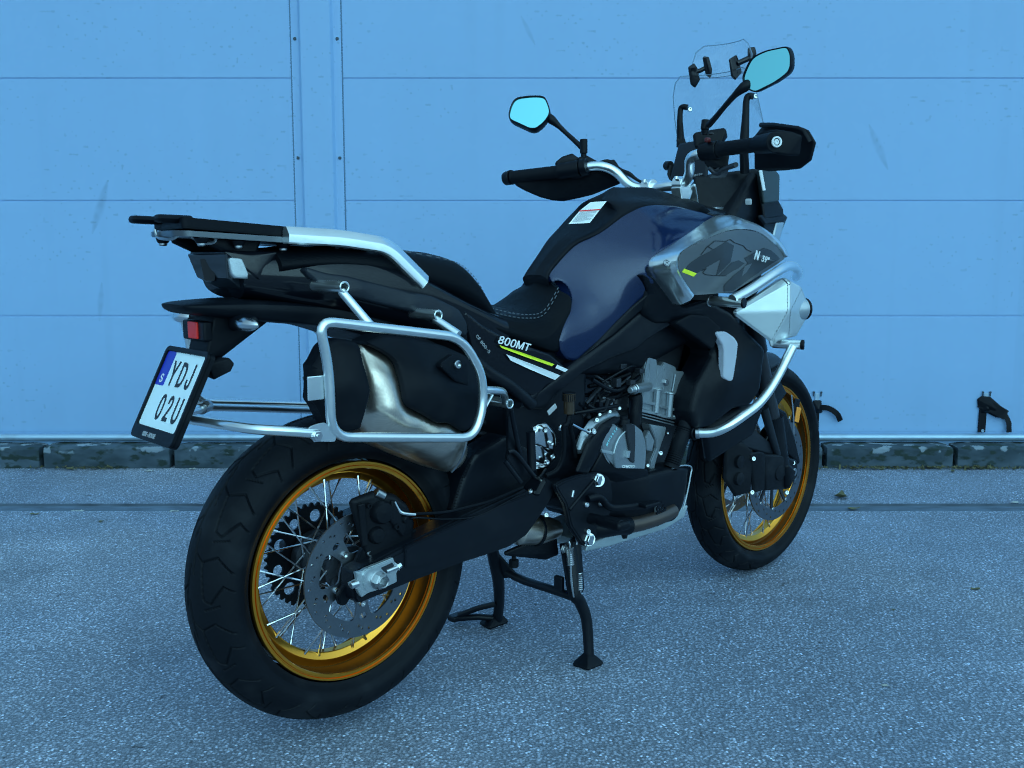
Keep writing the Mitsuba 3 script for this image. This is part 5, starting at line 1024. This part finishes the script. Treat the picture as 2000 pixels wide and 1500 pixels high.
# right-hand caliper carrier, fork guard and mudguard flap, as they stand in front of the wheel
mc('front_caliper__body', cat(hull([(1.228,-0.1,0.454),(1.289,-0.108,0.439),(1.316,-0.118,0.411),(1.313,-0.115,0.303),(1.267,-0.105,0.299),(1.223,-0.1,0.351)], .008), hull([(1.31,-0.122,0.408),(1.345,-0.126,0.408),(1.372,-0.124,0.4),(1.381,-0.12,0.299),(1.342,-0.118,0.297)], .006), hull([(1.382,-0.118,0.392),(1.45,-0.122,0.382),(1.56,-0.112,0.348),(1.569,-0.108,0.306),(1.522,-0.108,0.278),(1.402,-0.115,0.296)], .008)), 'm_caliper', 30)
for p, r in (((1.266,-0.116,0.394), .021), ((1.266,-0.116,0.345), .021), ((1.46,-0.122,0.334), .026)): mc('front_caliper__piston_cover', lathe([(0, .008), (r - .003, .006), (r, -.01)], p, (0, -1, 0), 22), 'm_caliper', 30)
for p in [(1.314,-0.128,0.397),(1.324,-0.12,0.296),(1.304,-0.114,0.418),(1.53,-0.105,0.258),(1.542,-0.115,0.349)]: mc('front_caliper__bolt', bolt(p, (-.5, -1, .2), .0072, .007), 'm_chrome', 30)
mc('front_fork__guard_tube', tube([(1.386,-0.112,0.533),(1.406,-0.114,0.49),(1.432,-0.118,0.431),(1.455,-0.12,0.388)], [.013, .0125, .0115, .009], 14, per=4), 'm_panel', 40)
mc('front_fork__chrome_line', tube([(1.437,-0.112,0.525),(1.454,-0.113,0.485),(1.472,-0.115,0.444),(1.484,-0.116,0.412)], .0022, 8, per=4), 'm_chrome', 40)
mc('front_mudguard__flap', hull([(1.226,-0.085,0.458),(1.319,-0.095,0.477),(1.346,-0.1,0.472),(1.446,-0.105,0.411),(1.455,-0.105,0.387),(1.362,-0.1,0.416),(1.251,-0.09,0.451)], .006), 'm_panel', 30)
mc('front_mudguard__hanger', hull([(1.425,-0.1,0.535),(1.509,-0.1,0.501),(1.559,-0.1,0.42),(1.594,-0.1,0.344),(1.524,-0.1,0.387),(1.483,-0.1,0.455)], .008), 'm_plastic', 30)
mc('front_mudguard__upper_strut', hull([(1.297,-0.1,0.498),(1.336,-0.1,0.521),(1.356,-0.1,0.523),(1.338,-0.1,0.495),(1.312,-0.1,0.478)], .006), 'm_plastic', 30)
# radiator and the dark depth in front of the engine
mc('radiator', cat(hull([(1.16, -.15, .80), (1.16, .15, .80), (1.10, -.16, .52), (1.10, .16, .52), (1.20, -.14, .80), (1.20, .14, .80), (1.14, -.15, .52), (1.14, .15, .52)], .008)), 'm_plastic', 30)
mc('radiator__hose', tube([(1.046,-0.15,0.62),(1.015,-0.15,0.612),(0.99,-0.15,0.588),(0.976,-0.152,0.552),(0.961,-0.155,0.527),(0.945,-0.155,0.502),(0.935,-0.15,0.468),(0.922,-0.145,0.434)], .020, 16, per=5), 'm_rubber', 40)
mc('radiator__hose_bellows', cat(*[lathe([(.0185, -.0018), (.0225, 0), (.0185, .0018)], np.array((0.963,-0.155,0.532)) * (1 - t) + np.array((0.925,-0.147,0.445)) * t, np.array((0.925,-0.147,0.445)) - np.array((0.963,-0.155,0.532)), 18) for t in np.linspace(0, 1, 18)]), 'm_rubber', 40)
mc('radiator__side_tank', hull([(1.092,-0.15,0.538),(1.164,-0.17,0.555),(1.276,-0.17,0.557),(1.26,-0.15,0.485),(1.088,-0.14,0.435),(1.056,-0.15,0.51)], .012), 'm_plastic', 30)
mc('nose_core', hull([(1.20, -.10, 1.06), (1.20, .10, 1.06), (1.34, -.075, 1.18), (1.34, .10, 1.18), (1.38, -.075, 1.00), (1.38, .10, 1.00), (1.24, -.10, .90), (1.24, .10, .90), (1.36, -.08, .88), (1.36, .08, .88)], .02), 'm_plastic', 30)

# ---- handlebar, controls
bar = [(0.917,0.275,1.2), (0.97,0.205,1.213), (0.995,0.165,1.212), (1.02,0.14,1.195), (1.038,0.105,1.161), (1.055,0.065,1.152), (1.058,0,1.155), (1.064,-0.05,1.159), (1.041,-0.09,1.182), (1.018,-0.11,1.216), (1.011,-0.135,1.227), (1.017,-0.17,1.228), (1.009,-0.205,1.235), (0.971,-0.345,1.235)]
mc('handlebar__tube', tube(bar, .0130, 18, per=6), 'm_silver', 40)
for q, s in (((1.057,0.056,1.155), 1), ((1.062,-0.048,1.159), -1)):
    q = np.array(q)
    mc('handlebar__clamp', cat(rod(q + [0, -.016, 0], q + [0, .016, 0], .021, n=24), hull([q + [-.02, -.013, -.012], q + [-.02, .013, -.012], q + [.03, -.013, -.012], q + [.03, .013, -.012], q + [.012, -.011, -.055], q + [.012, .011, -.055], q + [-.006, -.011, -.055], q + [-.006, .011, -.055]], .004)), 'm_silver', 30)
    for d in (-.02, .02): mc('handlebar__clamp_bolt', bolt(q + [d, 0, .012], (0, 0, 1), .0062, .008), 'm_chrome', 30)
mc('handlebar__yoke', cat(hull([(1.081,-0.03,1.129),(1.089,-0.07,1.155),(1.135,-0.05,1.092),(1.132,-0.03,1.092),(1.107,-0.02,1.104)], .006)), 'm_silver', 30)
mc('handlebar__ignition_bracket', cat(rbox((1.202,-0.06,1.093), (.04, .03, .020), .005), rod((1.2,-0.06,1.093), (1.2,-0.06,1.103), .011)), 'm_steel', 30)
gL = [np.array((0.924,0.26,1.201)), np.array((0.873,0.405,1.19))]
gR = [np.array((1.009,-0.205,1.235)), np.array((0.971,-0.345,1.235))]
def grip(a, b, n):
    u, v, w = basis(b - a); L = np.linalg.norm(b - a); pr = [(0.0, 0), (.0185, 0), (.0195, .004), (.0195, .010), (.0172, .013)]
    for k in range(n): z = .018 + (L - .03) * k / n; pr += [(.0172, z), (.0178, z + .002), (.0178, z + .0035), (.0172, z + .0045)]
    return lathe(pr + [(.0172, L - .006), (.019, L - .003), (.019, L), (0, L)], a, w, 24)
for a, b in (gL, gR): mc('handlebar__grip', grip(a, b, 22), 'm_rubber', 40)
mc('handlebar__bar_end', cat(rod((0.873,0.405,1.19), (0.872,0.43,1.187), .021, .019)), 'm_plastic', 30)
mc('handlebar__bar_end', rod((0.974,-0.34,1.235), (0.946,-0.408,1.234), .0215, .024), 'm_texplastic', 30)
be = np.array((0.943,-0.412,1.234))
mc('handlebar__bar_end_screw', cat(ring(be, be + [-.003, -.005, 0], .0125, .0085, 24), bolt(be, (-.4, -1, 0), .0065, .004)), 'm_white', 30)
# switch housings and levers
mc('switchgear__left', cat(rod((0.924,0.268,1.201), (0.95,0.215,1.209), .0225), hull([(0.925,0.275,1.224),(0.936,0.265,1.236),(0.956,0.25,1.244),(0.967,0.24,1.234),(0.965,0.245,1.205),(0.929,0.275,1.203)], .007)), 'm_plastic', 30)
for p in [(0.944,0.282,1.229),(0.959,0.27,1.239),(0.967,0.26,1.243),(0.966,0.29,1.22),(0.978,0.285,1.215)]: mc('switchgear__button', rbox(p, (.014, .014, .010), .003), 'm_gloss', 30)
mc('switchgear__button', rbox((0.992,0.262,1.216), (.008, .010, .010), .002), 'm_decalgrey', 30)
mc('switchgear__lever_perch', cat(rod((0.953,0.212,1.209), (0.96,0.195,1.212), .0235), hull([(0.962,0.225,1.235),(0.98,0.215,1.238),(0.993,0.19,1.223),(0.97,0.205,1.215),(0.959,0.225,1.216)], .006)), 'm_plastic', 30)
mc('clutch_lever', cat(tube([(0.961,0.2,1.195),(0.962,0.235,1.187),(0.969,0.29,1.185),(0.952,0.33,1.177)] , .0062, 10, per=4)), 'm_plastic', 40)
mc('clutch_cable', tube([(0.986,0.18,1.22),(1.015,0.17,1.228),(1.022,0.15,1.215),(1.03,0.13,1.2),(1.036,0.11,1.192),(1.043,0.09,1.177),(1.05,0.07,1.166)], [.006, .006, .005, .0065, .0065, .004, .004], 10, per=5), 'm_plastic', 40)
mc('switchgear__amber_button', rbox((0.957,0.285,1.186), (.012, .010, .008), .003), 'm_orangedim', 30)
mc('switchgear__right', cat(rod((1.008,-0.155,1.232), (1.009,-0.205,1.235), .0235), hull([(1.001,-0.14,1.273),(1.019,-0.15,1.277),(1.046,-0.19,1.283),(1.051,-0.19,1.269),(1.026,-0.19,1.246),(0.999,-0.145,1.248)], .008), hull([(1,-0.16,1.228),(1.048,-0.2,1.233),(1.042,-0.2,1.193),(1.019,-0.17,1.2)], .008)), 'm_plastic', 30)
mc('switchgear__red_button', rbox((0.989,-0.185,1.258), (.016, .012, .012), .004), 'm_reddim', 30)
mc('brake_lever', cat(tube([(1.019,-0.17,1.193),(1.025,-0.19,1.178),(1.008,-0.225,1.187),(0.977,-0.28,1.192)], .0065, 10, per=4), hull([(1.028,-0.17,1.172),(1.057,-0.19,1.175),(1.054,-0.2,1.193),(1.032,-0.19,1.193)], .005)), 'm_satindark', 40)
mc('brake_reservoir', hull([(1.02,-0.17,1.275),(1.037,-0.16,1.282),(1.049,-0.185,1.284),(1.046,-0.19,1.273)], .006), 'm_gloss', 30)
# hand guards
mc('hand_guard', hull(list(np.array([(1.058,-0.26,1.268),(1.079,-0.27,1.294),(1.057,-0.32,1.288),(1.04,-0.4,1.272),(1.039,-0.415,1.265),(1.044,-0.43,1.239),(1.045,-0.42,1.202),(1.053,-0.39,1.187),(1.066,-0.34,1.186),(1.087,-0.28,1.188),(1.077,-0.25,1.194)]) + [.030, 0, 0]) + list(np.array([(1.071,-0.28,1.243),(1.019,-0.42,1.23)]) + [.055, 0, 0]), .005), 'm_texplastic', 30)
mc('hand_guard__end_bracket', hull([(0.966,-0.345,1.245),(0.964,-0.375,1.258),(0.961,-0.4,1.258),(0.985,-0.425,1.253),(1.002,-0.435,1.247),(1.004,-0.43,1.211),(0.98,-0.42,1.21),(0.956,-0.405,1.214),(0.968,-0.35,1.229)], .006), 'm_texplastic', 30)
mc('hand_guard__lip', tube(list(np.array([(1.079,-0.27,1.294),(1.057,-0.32,1.288),(1.04,-0.4,1.272),(1.039,-0.415,1.265),(1.044,-0.43,1.239)]) + [.012, 0, .001]), .006, 8), 'm_plastic', 40)
hl = [(0.844,0.4,1.185),(0.865,0.4,1.169),(0.871,0.37,1.155),(0.898,0.34,1.138),(0.918,0.31,1.129),(0.941,0.29,1.127),(0.961,0.25,1.135),(0.989,0.225,1.144),(1.009,0.2,1.158),(1.033,0.165,1.173),(1.043,0.155,1.187),(1.015,0.17,1.229),(0.981,0.185,1.22),(0.927,0.27,1.202),(0.876,0.36,1.207)]
mc('hand_guard', hull(list(np.array(hl) + [.025, 0, 0]) + [np.array((0.897,0.31,1.176)) + [.055, 0, 0], np.array((0.957,0.23,1.187)) + [.05, 0, 0]], .005), 'm_texplastic', 30)
# mirrors
def mirror(rim, back, stem, base, cr):
    R = np.array(rim); R = fillet(R, .016, 6, True); c = R.mean(0)
    n = unit(np.linalg.svd(R - c)[2][2]); n = n * (1 if n[0] < 0 else -1)
    R = R - ((R - c) @ n)[:, None] * n
    sh = lambda k, d: c + (R - c) * k - n * d
    mc('mirror__housing', loft([sh(.93, .0015), sh(.94, -.003), sh(.985, -.004), sh(1.0, .002), sh(.99, .012), sh(.90, .024), sh(.62, .034), sh(.2, .038)]), 'm_plastic', 35)
    k = len(R); V = np.vstack([sh(.945, .0), c[None]]); F = [[i, (i + 1) % k, k] for i in range(k)]
    m = tm(V, F); m = m if m.face_normals[0] @ n > 0 else tm(V, m.faces[:, ::-1])
    mc('mirror__glass', m, 'm_mirror', False)
    mc('mirror__stem', tube(stem, [.012, .0125, .0072, .0062, .0068, .0078], 12, per=4), 'm_plastic', 40)
    mc('mirror__base', cat(rod(base[0], base[1], .0105), rod(np.array(base[0]) + [0, 0, .0], np.array(base[0]) - [0, 0, .012], .0075)), 'm_plastic', 30)
mirror([(0.917,-0.452,1.438),(0.918,-0.462,1.42),(0.92,-0.462,1.384),(0.915,-0.425,1.363),(0.917,-0.37,1.345),(0.912,-0.35,1.354),(0.914,-0.335,1.378),(0.911,-0.345,1.4),(0.912,-0.36,1.424),(0.911,-0.395,1.435)], None,
       [np.array((0.917,-0.352,1.374)) + [.014, 0, 0], np.array((0.905,-0.342,1.36)) + [.006, 0, 0], (0.907,-0.32,1.344), (0.922,-0.28,1.322), (0.931,-0.25,1.302), (0.945,-0.22,1.288)], ((0.957,-0.2,1.279), (0.96,-0.2,1.303)), 0)
mirror([(0.944,0.345,1.413),(0.938,0.325,1.39),(0.932,0.308,1.361),(0.908,0.308,1.335),(0.885,0.32,1.316),(0.876,0.335,1.317),(0.857,0.395,1.345),(0.86,0.406,1.356),(0.875,0.415,1.385),(0.894,0.415,1.411),(0.922,0.38,1.416)], None,
       [np.array((0.918,0.325,1.356)) + [.014, 0, 0], np.array((0.933,0.312,1.345)) + [.006, 0, 0], (0.951,0.295,1.327), (0.96,0.275,1.307), (0.966,0.25,1.286), (0.972,0.23,1.268)], ((0.974,0.222,1.25), (0.973,0.222,1.289)), 0)
mc('mirror__nut', rod((0.974,0.222,1.242), (0.974,0.222,1.25), .008), 'm_plastic', 30)
mc('mirror__nut', rod((0.958,-0.2,1.27), (0.956,-0.2,1.28), .009), 'm_plastic', 30)

# ---- windscreen, instrument screen, nose
def pane(rows, m='m_screen', key='windscreen__pane'):
    """a bent clear sheet through rows of points, left to right"""
    G = [spline(r, 8) for r in rows]; k = len(G[0]); V = np.vstack(G); F = []
    for i in range(len(G) - 1):
        for j in range(k - 1): a = i * k + j; F += [[a, a + 1, a + k], [a + 1, a + k + 1, a + k]]
    return mc(key, tm(V, F), m, True), V, k
def arc(z, x, w, bow, n=7): return [(x - bow * (q * q), q * w, z) for q in np.linspace(1, -1, n)]
W_ROWS = [arc(1.20, 1.375, .150, .05), arc(1.28, 1.350, .150, .05), arc(1.36, 1.322, .145, .05), arc(1.42, 1.302, .138, .048), arc(1.455, 1.290, .125, .044), arc(1.472, 1.284, .105, .04)]
pane(W_ROWS)
edge = [p for p in (r[0] for r in W_ROWS)] + list(W_ROWS[-1][1:]) + [r[-1] for r in W_ROWS[::-1][1:]]
mc('windscreen__edge', tube(edge, .0012, 6), 'm_screenedge', 40)
S_ROWS = [arc(1.468, 1.318, .098, .03), arc(1.512, 1.321, .100, .03), arc(1.540, 1.320, .088, .03), arc(1.556, 1.318, .066, .02)]
pane(S_ROWS, 'm_screen', 'screen_extension__pane')
edge = [r[0] for r in S_ROWS] + list(S_ROWS[-1][1:]) + [r[-1] for r in S_ROWS[::-1][1:]] + list(S_ROWS[0][::-1][1:])
mc('screen_extension__edge', tube(edge, .0011, 6), 'm_screenedge', 40)
mc('screen_extension__clamp', hull([(1.241,0.072,1.491),(1.26,0.072,1.501),(1.263,0.066,1.491),(1.274,0.064,1.461),(1.265,0.07,1.443),(1.253,0.072,1.449)], .004), 'm_gloss', 30)
mc('screen_extension__clamp', hull([(1.272,0.045,1.517),(1.283,0.042,1.517),(1.295,0.04,1.489),(1.295,0.042,1.471),(1.287,0.045,1.476)], .005), 'm_gloss', 30)
mc('screen_extension__arm', tube([(1.264,0.068,1.481),(1.274,0.06,1.485),(1.287,0.046,1.495)], .0062, 10), 'm_gloss', 40)
mc('screen_extension__clamp', hull([(1.248,-0.06,1.496),(1.273,-0.06,1.508),(1.278,-0.066,1.487),(1.285,-0.068,1.467),(1.267,-0.064,1.449),(1.257,-0.062,1.455)], .004), 'm_gloss', 30)
mc('screen_extension__clamp', hull([(1.299,-0.085,1.527),(1.312,-0.09,1.529),(1.317,-0.09,1.517),(1.308,-0.085,1.496),(1.3,-0.085,1.509)], .005), 'm_gloss', 30)
mc('screen_extension__arm', tube([(1.271,-0.066,1.488),(1.284,-0.074,1.495),(1.302,-0.086,1.505)], .0075, 10), 'm_gloss', 40)
for p in ((1.254,0.078,1.48), (1.261,-0.055,1.486)): mc('screen_extension__screw', bolt(p, (-1, -.2, 0), .0042, .005), 'm_chrome', 30)
mc('windscreen__bracket', cat(tube([(1.227,0.087,1.274), (1.227,0.088,1.311), (1.224,0.088,1.345), (1.226,0.088,1.379), (1.229,0.08,1.384), (1.234,0.07,1.382)], [.0115, .0105, .0085, .0075, .008, .008], 10, per=4), hull([(1.222,0.085,1.272), (1.217,0.088,1.293), (1.234,0.085,1.302), (1.237,0.08,1.283)], .005)), 'm_plastic', 40)
mc('windscreen__bracket', tube([(1.295,-0.085,1.198), (1.275,-0.094,1.258), (1.276,-0.094,1.301), (1.278,-0.094,1.34), (1.28,-0.094,1.391), (1.285,-0.1,1.401), (1.291,-0.11,1.399)], [.0130, .0130, .0125, .0105, .009, .009, .009], 10, per=4), 'm_plastic', 40)
for p in ((1.235,0.064,1.376), (1.287,-0.116,1.398)): mc('windscreen__screw', bolt(p, (-.6, -.8, 0), .0065, .008), 'm_chrome', 30)
mc('dashboard__screen', hull([(1.207,0.07,1.276),(1.202,0.02,1.278),(1.197,-0.03,1.268),(1.191,-0.03,1.186),(1.195,0.005,1.185),(1.185,0.08,1.183)], .006), 'm_panel', 30)
mc('dashboard__hood', hull([(1.224,0.03,1.279),(1.21,0.02,1.298),(1.209,0,1.302),(1.192,-0.04,1.257)] , .006), 'm_plastic', 30)
o, e = np.array((1.178,-0.008,1.185)), np.array((1.181,-0.03,1.188))
mc('dashboard__lettering', flat('MOTO', .0052, frame(o + [-.012, -.002, 0], e - o, (0, 0, 1)), .0008, False, 1.2), 'm_decalgrey', False)
mc('dashboard__knob', cat(rod((1.202,0.1,1.222), (1.208,0.12,1.223), .013), hull([(1.2,0.1,1.219),(1.207,0.095,1.214),(1.191,0.09,1.186),(1.19,0.095,1.197)], .006)), 'm_plastic', 30)
nose = hull([(1.162,-0.02,1.18),(1.26,-0.05,1.188),(1.373,-0.075,1.208),(1.376,-0.08,1.12),(1.355,-0.09,1.053),(1.232,-0.08,1.08),(1.148,-0.04,1.092)] + [(1.38, 0, 1.18), (1.40, 0, 1.0)], .006)
mc('nose__cowl', nose, 'm_plastic', 30)
mc('nose__headlight_cowl', hull([(1.31,-0.122,1.206),(1.387,-0.115,1.21),(1.421,-0.11,1.193),(1.422,-0.11,1.126),(1.336,-0.122,1.119)] + [(1.44, -.02, 1.18), (1.46, -.02, 1.06)], .004), 'm_lampcowl', 30)
mc('nose__light_strip', hull([(1.303,-0.127,1.2),(1.313,-0.127,1.201),(1.332,-0.127,1.151),(1.323,-0.127,1.15)], .0022), 'm_white', 30)
mc('nose__chin', hull([(1.339,-0.115,1.111),(1.428,-0.105,1.121),(1.459,-0.1,1.1),(1.459,-0.1,1.085),(1.342,-0.12,1.077)] + [(1.46, 0, 1.06), (1.48, 0, 1.02)], .005), 'm_plastic', 30)
mc('nose__beak', hull([(1.32,-0.12,1.077),(1.469,-0.095,1.085),(1.495,-0.09,1.078),(1.47,-0.095,1.067),(1.343,-0.12,1.06)] + [(1.60, 0, 1.03), (1.56, .09, 1.03), (1.56, 0, 1.00)], .006), 'm_plastic', 30)
mc('nose__beak_underside', hull([(1.374,-0.13,1.021),(1.405,-0.12,1.058),(1.467,-0.1,1.061),(1.436,-0.11,1.024),(1.412,-0.12,1.009)], .004), 'm_satin', 30)
mc('nose__turn_signal', hull([(1.242,-0.13,1.12),(1.246,-0.14,1.12),(1.247,-0.14,1.111),(1.243,-0.13,1.111)], .004), 'm_decalgrey', 30)

# ---------------------------------------------------------------- small things by the wall and on the ground
def strap(name, x, lab, flip):
    labels[name] = {'label': lab, 'category': 'strap'}
    y = WY - .006
    P = lambda dx, z: np.array([x + dx, y, z])
    put(name + '__hook_plate', rbox(P(0, .300) + [0, .003, 0], (.020, .004, .060), .002), 'm_flash', 30, T())
    for d in (-.017, .017):
        put(nxt(name + '__rivet'), cat(bolt(P(d, .334), (0, -1, 0), .005, .004), rbox(P(d, .324), (.005, .006, .018), .002)), 'm_screw', 30, T())
    put(name + '__buckle', hull([P(-.014, .292), P(.014, .292), P(.020, .245), P(-.018, .245), P(0, .262) + [0, -.02, 0]], .006), 'm_plastic', 30, T())
    band = [(0, -.004), (.0, .004), (.030, .004), (.030, -.004)]
    def web(pts, w=.026, t=.0035):
        return sweep(spline(pts, 6), [(-t / 2, -w / 2), (t / 2, -w / 2), (t / 2, w / 2), (-t / 2, w / 2)], up=(0, -1, .02))
    if flip:
        put(nxt(name + '__webbing'), web([P(-.004, .27), P(-.004, .22), P(-.003, .165)], .030), 'm_rubber', 30, T())
        put(nxt(name + '__webbing'), web([P(.0, .262), P(.045, .264) + [0, -.012, 0], P(.085, .240) + [0, -.02, 0], P(.105, .205) + [0, -.014, 0]], .024), 'm_rubber', 30, T())
    else:
        put(nxt(name + '__webbing'), web([P(-.010, .29), P(-.012, .22), P(-.012, .150)], .034), 'm_rubber', 30, T())
        put(nxt(name + '__webbing'), web([P(-.03, .288), P(.03, .262) + [0, -.02, 0], P(.085, .232) + [0, -.02, 0]], .046), 'm_rubber', 30, T())
        put(nxt(name + '__webbing'), web([P(.080, .245), P(.102, .20) + [0, -.012, 0], P(.108, .152) + [0, -.012, 0]], .022), 'm_rubber', 30, T())
        put(name + '__knot', hull([P(-.035, .300), P(-.02, .312), P(.015, .308), P(.05, .27), P(.09, .245), P(.085, .222), P(.05, .225), P(.0, .25), P(-.03, .275)] + [P(.02, .27) + [0, -.025, 0]], .006), 'm_rubber', 30, T())
    put(name + '__eyelet', bolt(P(-.010, .158) + [0, -.004, 0], (0, -1, 0), .007, .004), 'm_flash', 30, T())
strap('strap', 1.389, 'dark webbing strap with bent loose end on the wall right beside the front tyre', True)
strap('strap_001', 2.158, 'knotted dark webbing strap with two hanging ends near the right edge of the wall', False)
# fallen leaves and litter
pri('m_leaf', mikit.proc(lambda p, n, uv: mikit.mix(mi.Color3f(0.05, 0.055, 0.03), mi.Color3f(0.16, 0.14, 0.06), mikit.fbm(p.x * 60, p.y * 60, p.z * 60, 3))), 0.7)
pri('m_paleleaf', mikit.proc(lambda p, n, uv: mi.Color3f(0.42, 0.42, 0.38) * (0.7 + 0.5 * mikit.fbm(p.x * 80, p.y * 80, p.z * 80, 3))), 0.7)
def leaf(L, w, curl, seed):
    V, n = [], 9
    for i in range(n):
        t = i / (n - 1); ww = w * math.sin(math.pi * t ** .8) ** .8 + .0006
        for s in (-1, 0, 1):
            V.append(((t - .5) * L, s * ww * (1 + .2 * math.sin(seed + 5 * t)), .002 + curl * ((2 * t - 1) ** 2) * L + (.25 * ww if s else 0) + .0015 * math.sin(seed * 3 + t * 9 + s)))
    F = []
    for i in range(n - 1):
        for j in (0, 1): a = i * 3 + j; F += [[a, a + 3, a + 1], [a + 1, a + 3, a + 4]]
    return tm(V, F)
spots = [(0, [(1.3092,3.9616)], .075, .022, .25, 'm_leaf', 'curled brown leaf in the ground joint to the right of the front tyre'),
         (1, [(1.3099,3.8103)], .060, .012, .10, 'm_leaf', 'flat narrow brown leaf just right of the curled leaf'),
         (2, [(1.875,4.4942)], .070, .016, .18, 'm_leaf', 'dark leaf at the kerb foot under the right part of the wall'),
         (3, [(1.9475,4.4214)], .030, .010, .20, 'm_leaf', 'small dark leaf scrap on the apron below the knotted strap'),
         (4, [(-1.6501,3.7799)], .050, .007, .02, 'm_paleleaf', 'pale flat scrap lying along the joint at the left edge'),
         (5, [(-1.6069,4.4317)], .045, .008, .02, 'm_paleleaf', 'pale scrap on the apron left of the rear wheel'),
         (6, [(-1.4291,4.4732)], .028, .008, .05, 'm_paleleaf', 'pale scrap at the kerb foot just left of the rear tyre'),
         (7, [(1.962,3.8727)], .050, .008, .02, 'm_paleleaf', 'pale scrap lying along the joint at the right edge'),
         (8, [(-1.7826,3.7131)], .035, .009, .10, 'm_leaf', 'dark leaf scrap beside the joint near the left edge'),
         (9, [(-1.4962,3.6136)], .022, .007, .10, 'm_leaf', 'tiny dark scrap on the asphalt left of the rear tyre'),
         (10, [(1.3558,2.8787)], .030, .008, .08, 'm_leaf', 'dark leaf scrap alone on the asphalt right of the front tyre'),
         (11, [(0.8527,2.2207)], .030, .003, .02, 'm_paleleaf', 'thin pale stalk on the asphalt at lower right'),
         (12, [(-1.2769,3.7574)], .035, .007, .02, 'm_paleleaf', 'pale scrap beside the joint close to the rear tyre'),
         (13, [(1.0536,2.7097)], .018, .003, .02, 'm_leaf', 'short dark twig on the asphalt in front of the front wheel')]
for i, xy, L, w, c, m, lab in spots:
    x, y = xy[0]; key = nxt('leaf' if 'leaf' in lab else ('scrap' if 'scrap' in lab else ('stalk' if 'stalk' in lab else 'twig')))
    put(key, leaf(L, w, c, i), m, True, T().translate([x, y, .004 if y > 3.87 else (.0 if y < 3.76 else -.005)]).rotate([0, 0, 1], [70, 20, 10, 60, 4, 8, 30, 5, 15, 40, 10, -25, 12, -35][i]))
    labels[key] = {'label': lab, 'category': {'l': 'leaf', 's': 'litter', 't': 'twig'}[key[0]]}
# weeds and debris in the angle of the kerb
W, rg = [], np.random.default_rng(8)
for i in range(260):
    c = rg.choice([1.55, 1.75, 1.95, 2.15, -1.9, -.9]) + rg.normal(0, .10)
    m = leaf(rg.uniform(.012, .035), rg.uniform(.002, .006), rg.uniform(0, .3), i)
    m.apply_transform(trimesh.transformations.euler_matrix(rg.uniform(-.6, .6), rg.uniform(-.8, .2), rg.uniform(0, 6.28))); m.apply_translation([c, 4.488 - abs(rg.normal(0, .012)), .004 + rg.uniform(0, .008)]); W.append(m)
put('kerb_debris', cat(*W), 'm_leaf', True, T()); labels['kerb_debris'] = {'label': 'dark bits of moss and leaf along the kerb foot', 'category': 'debris', 'kind': 'stuff'}
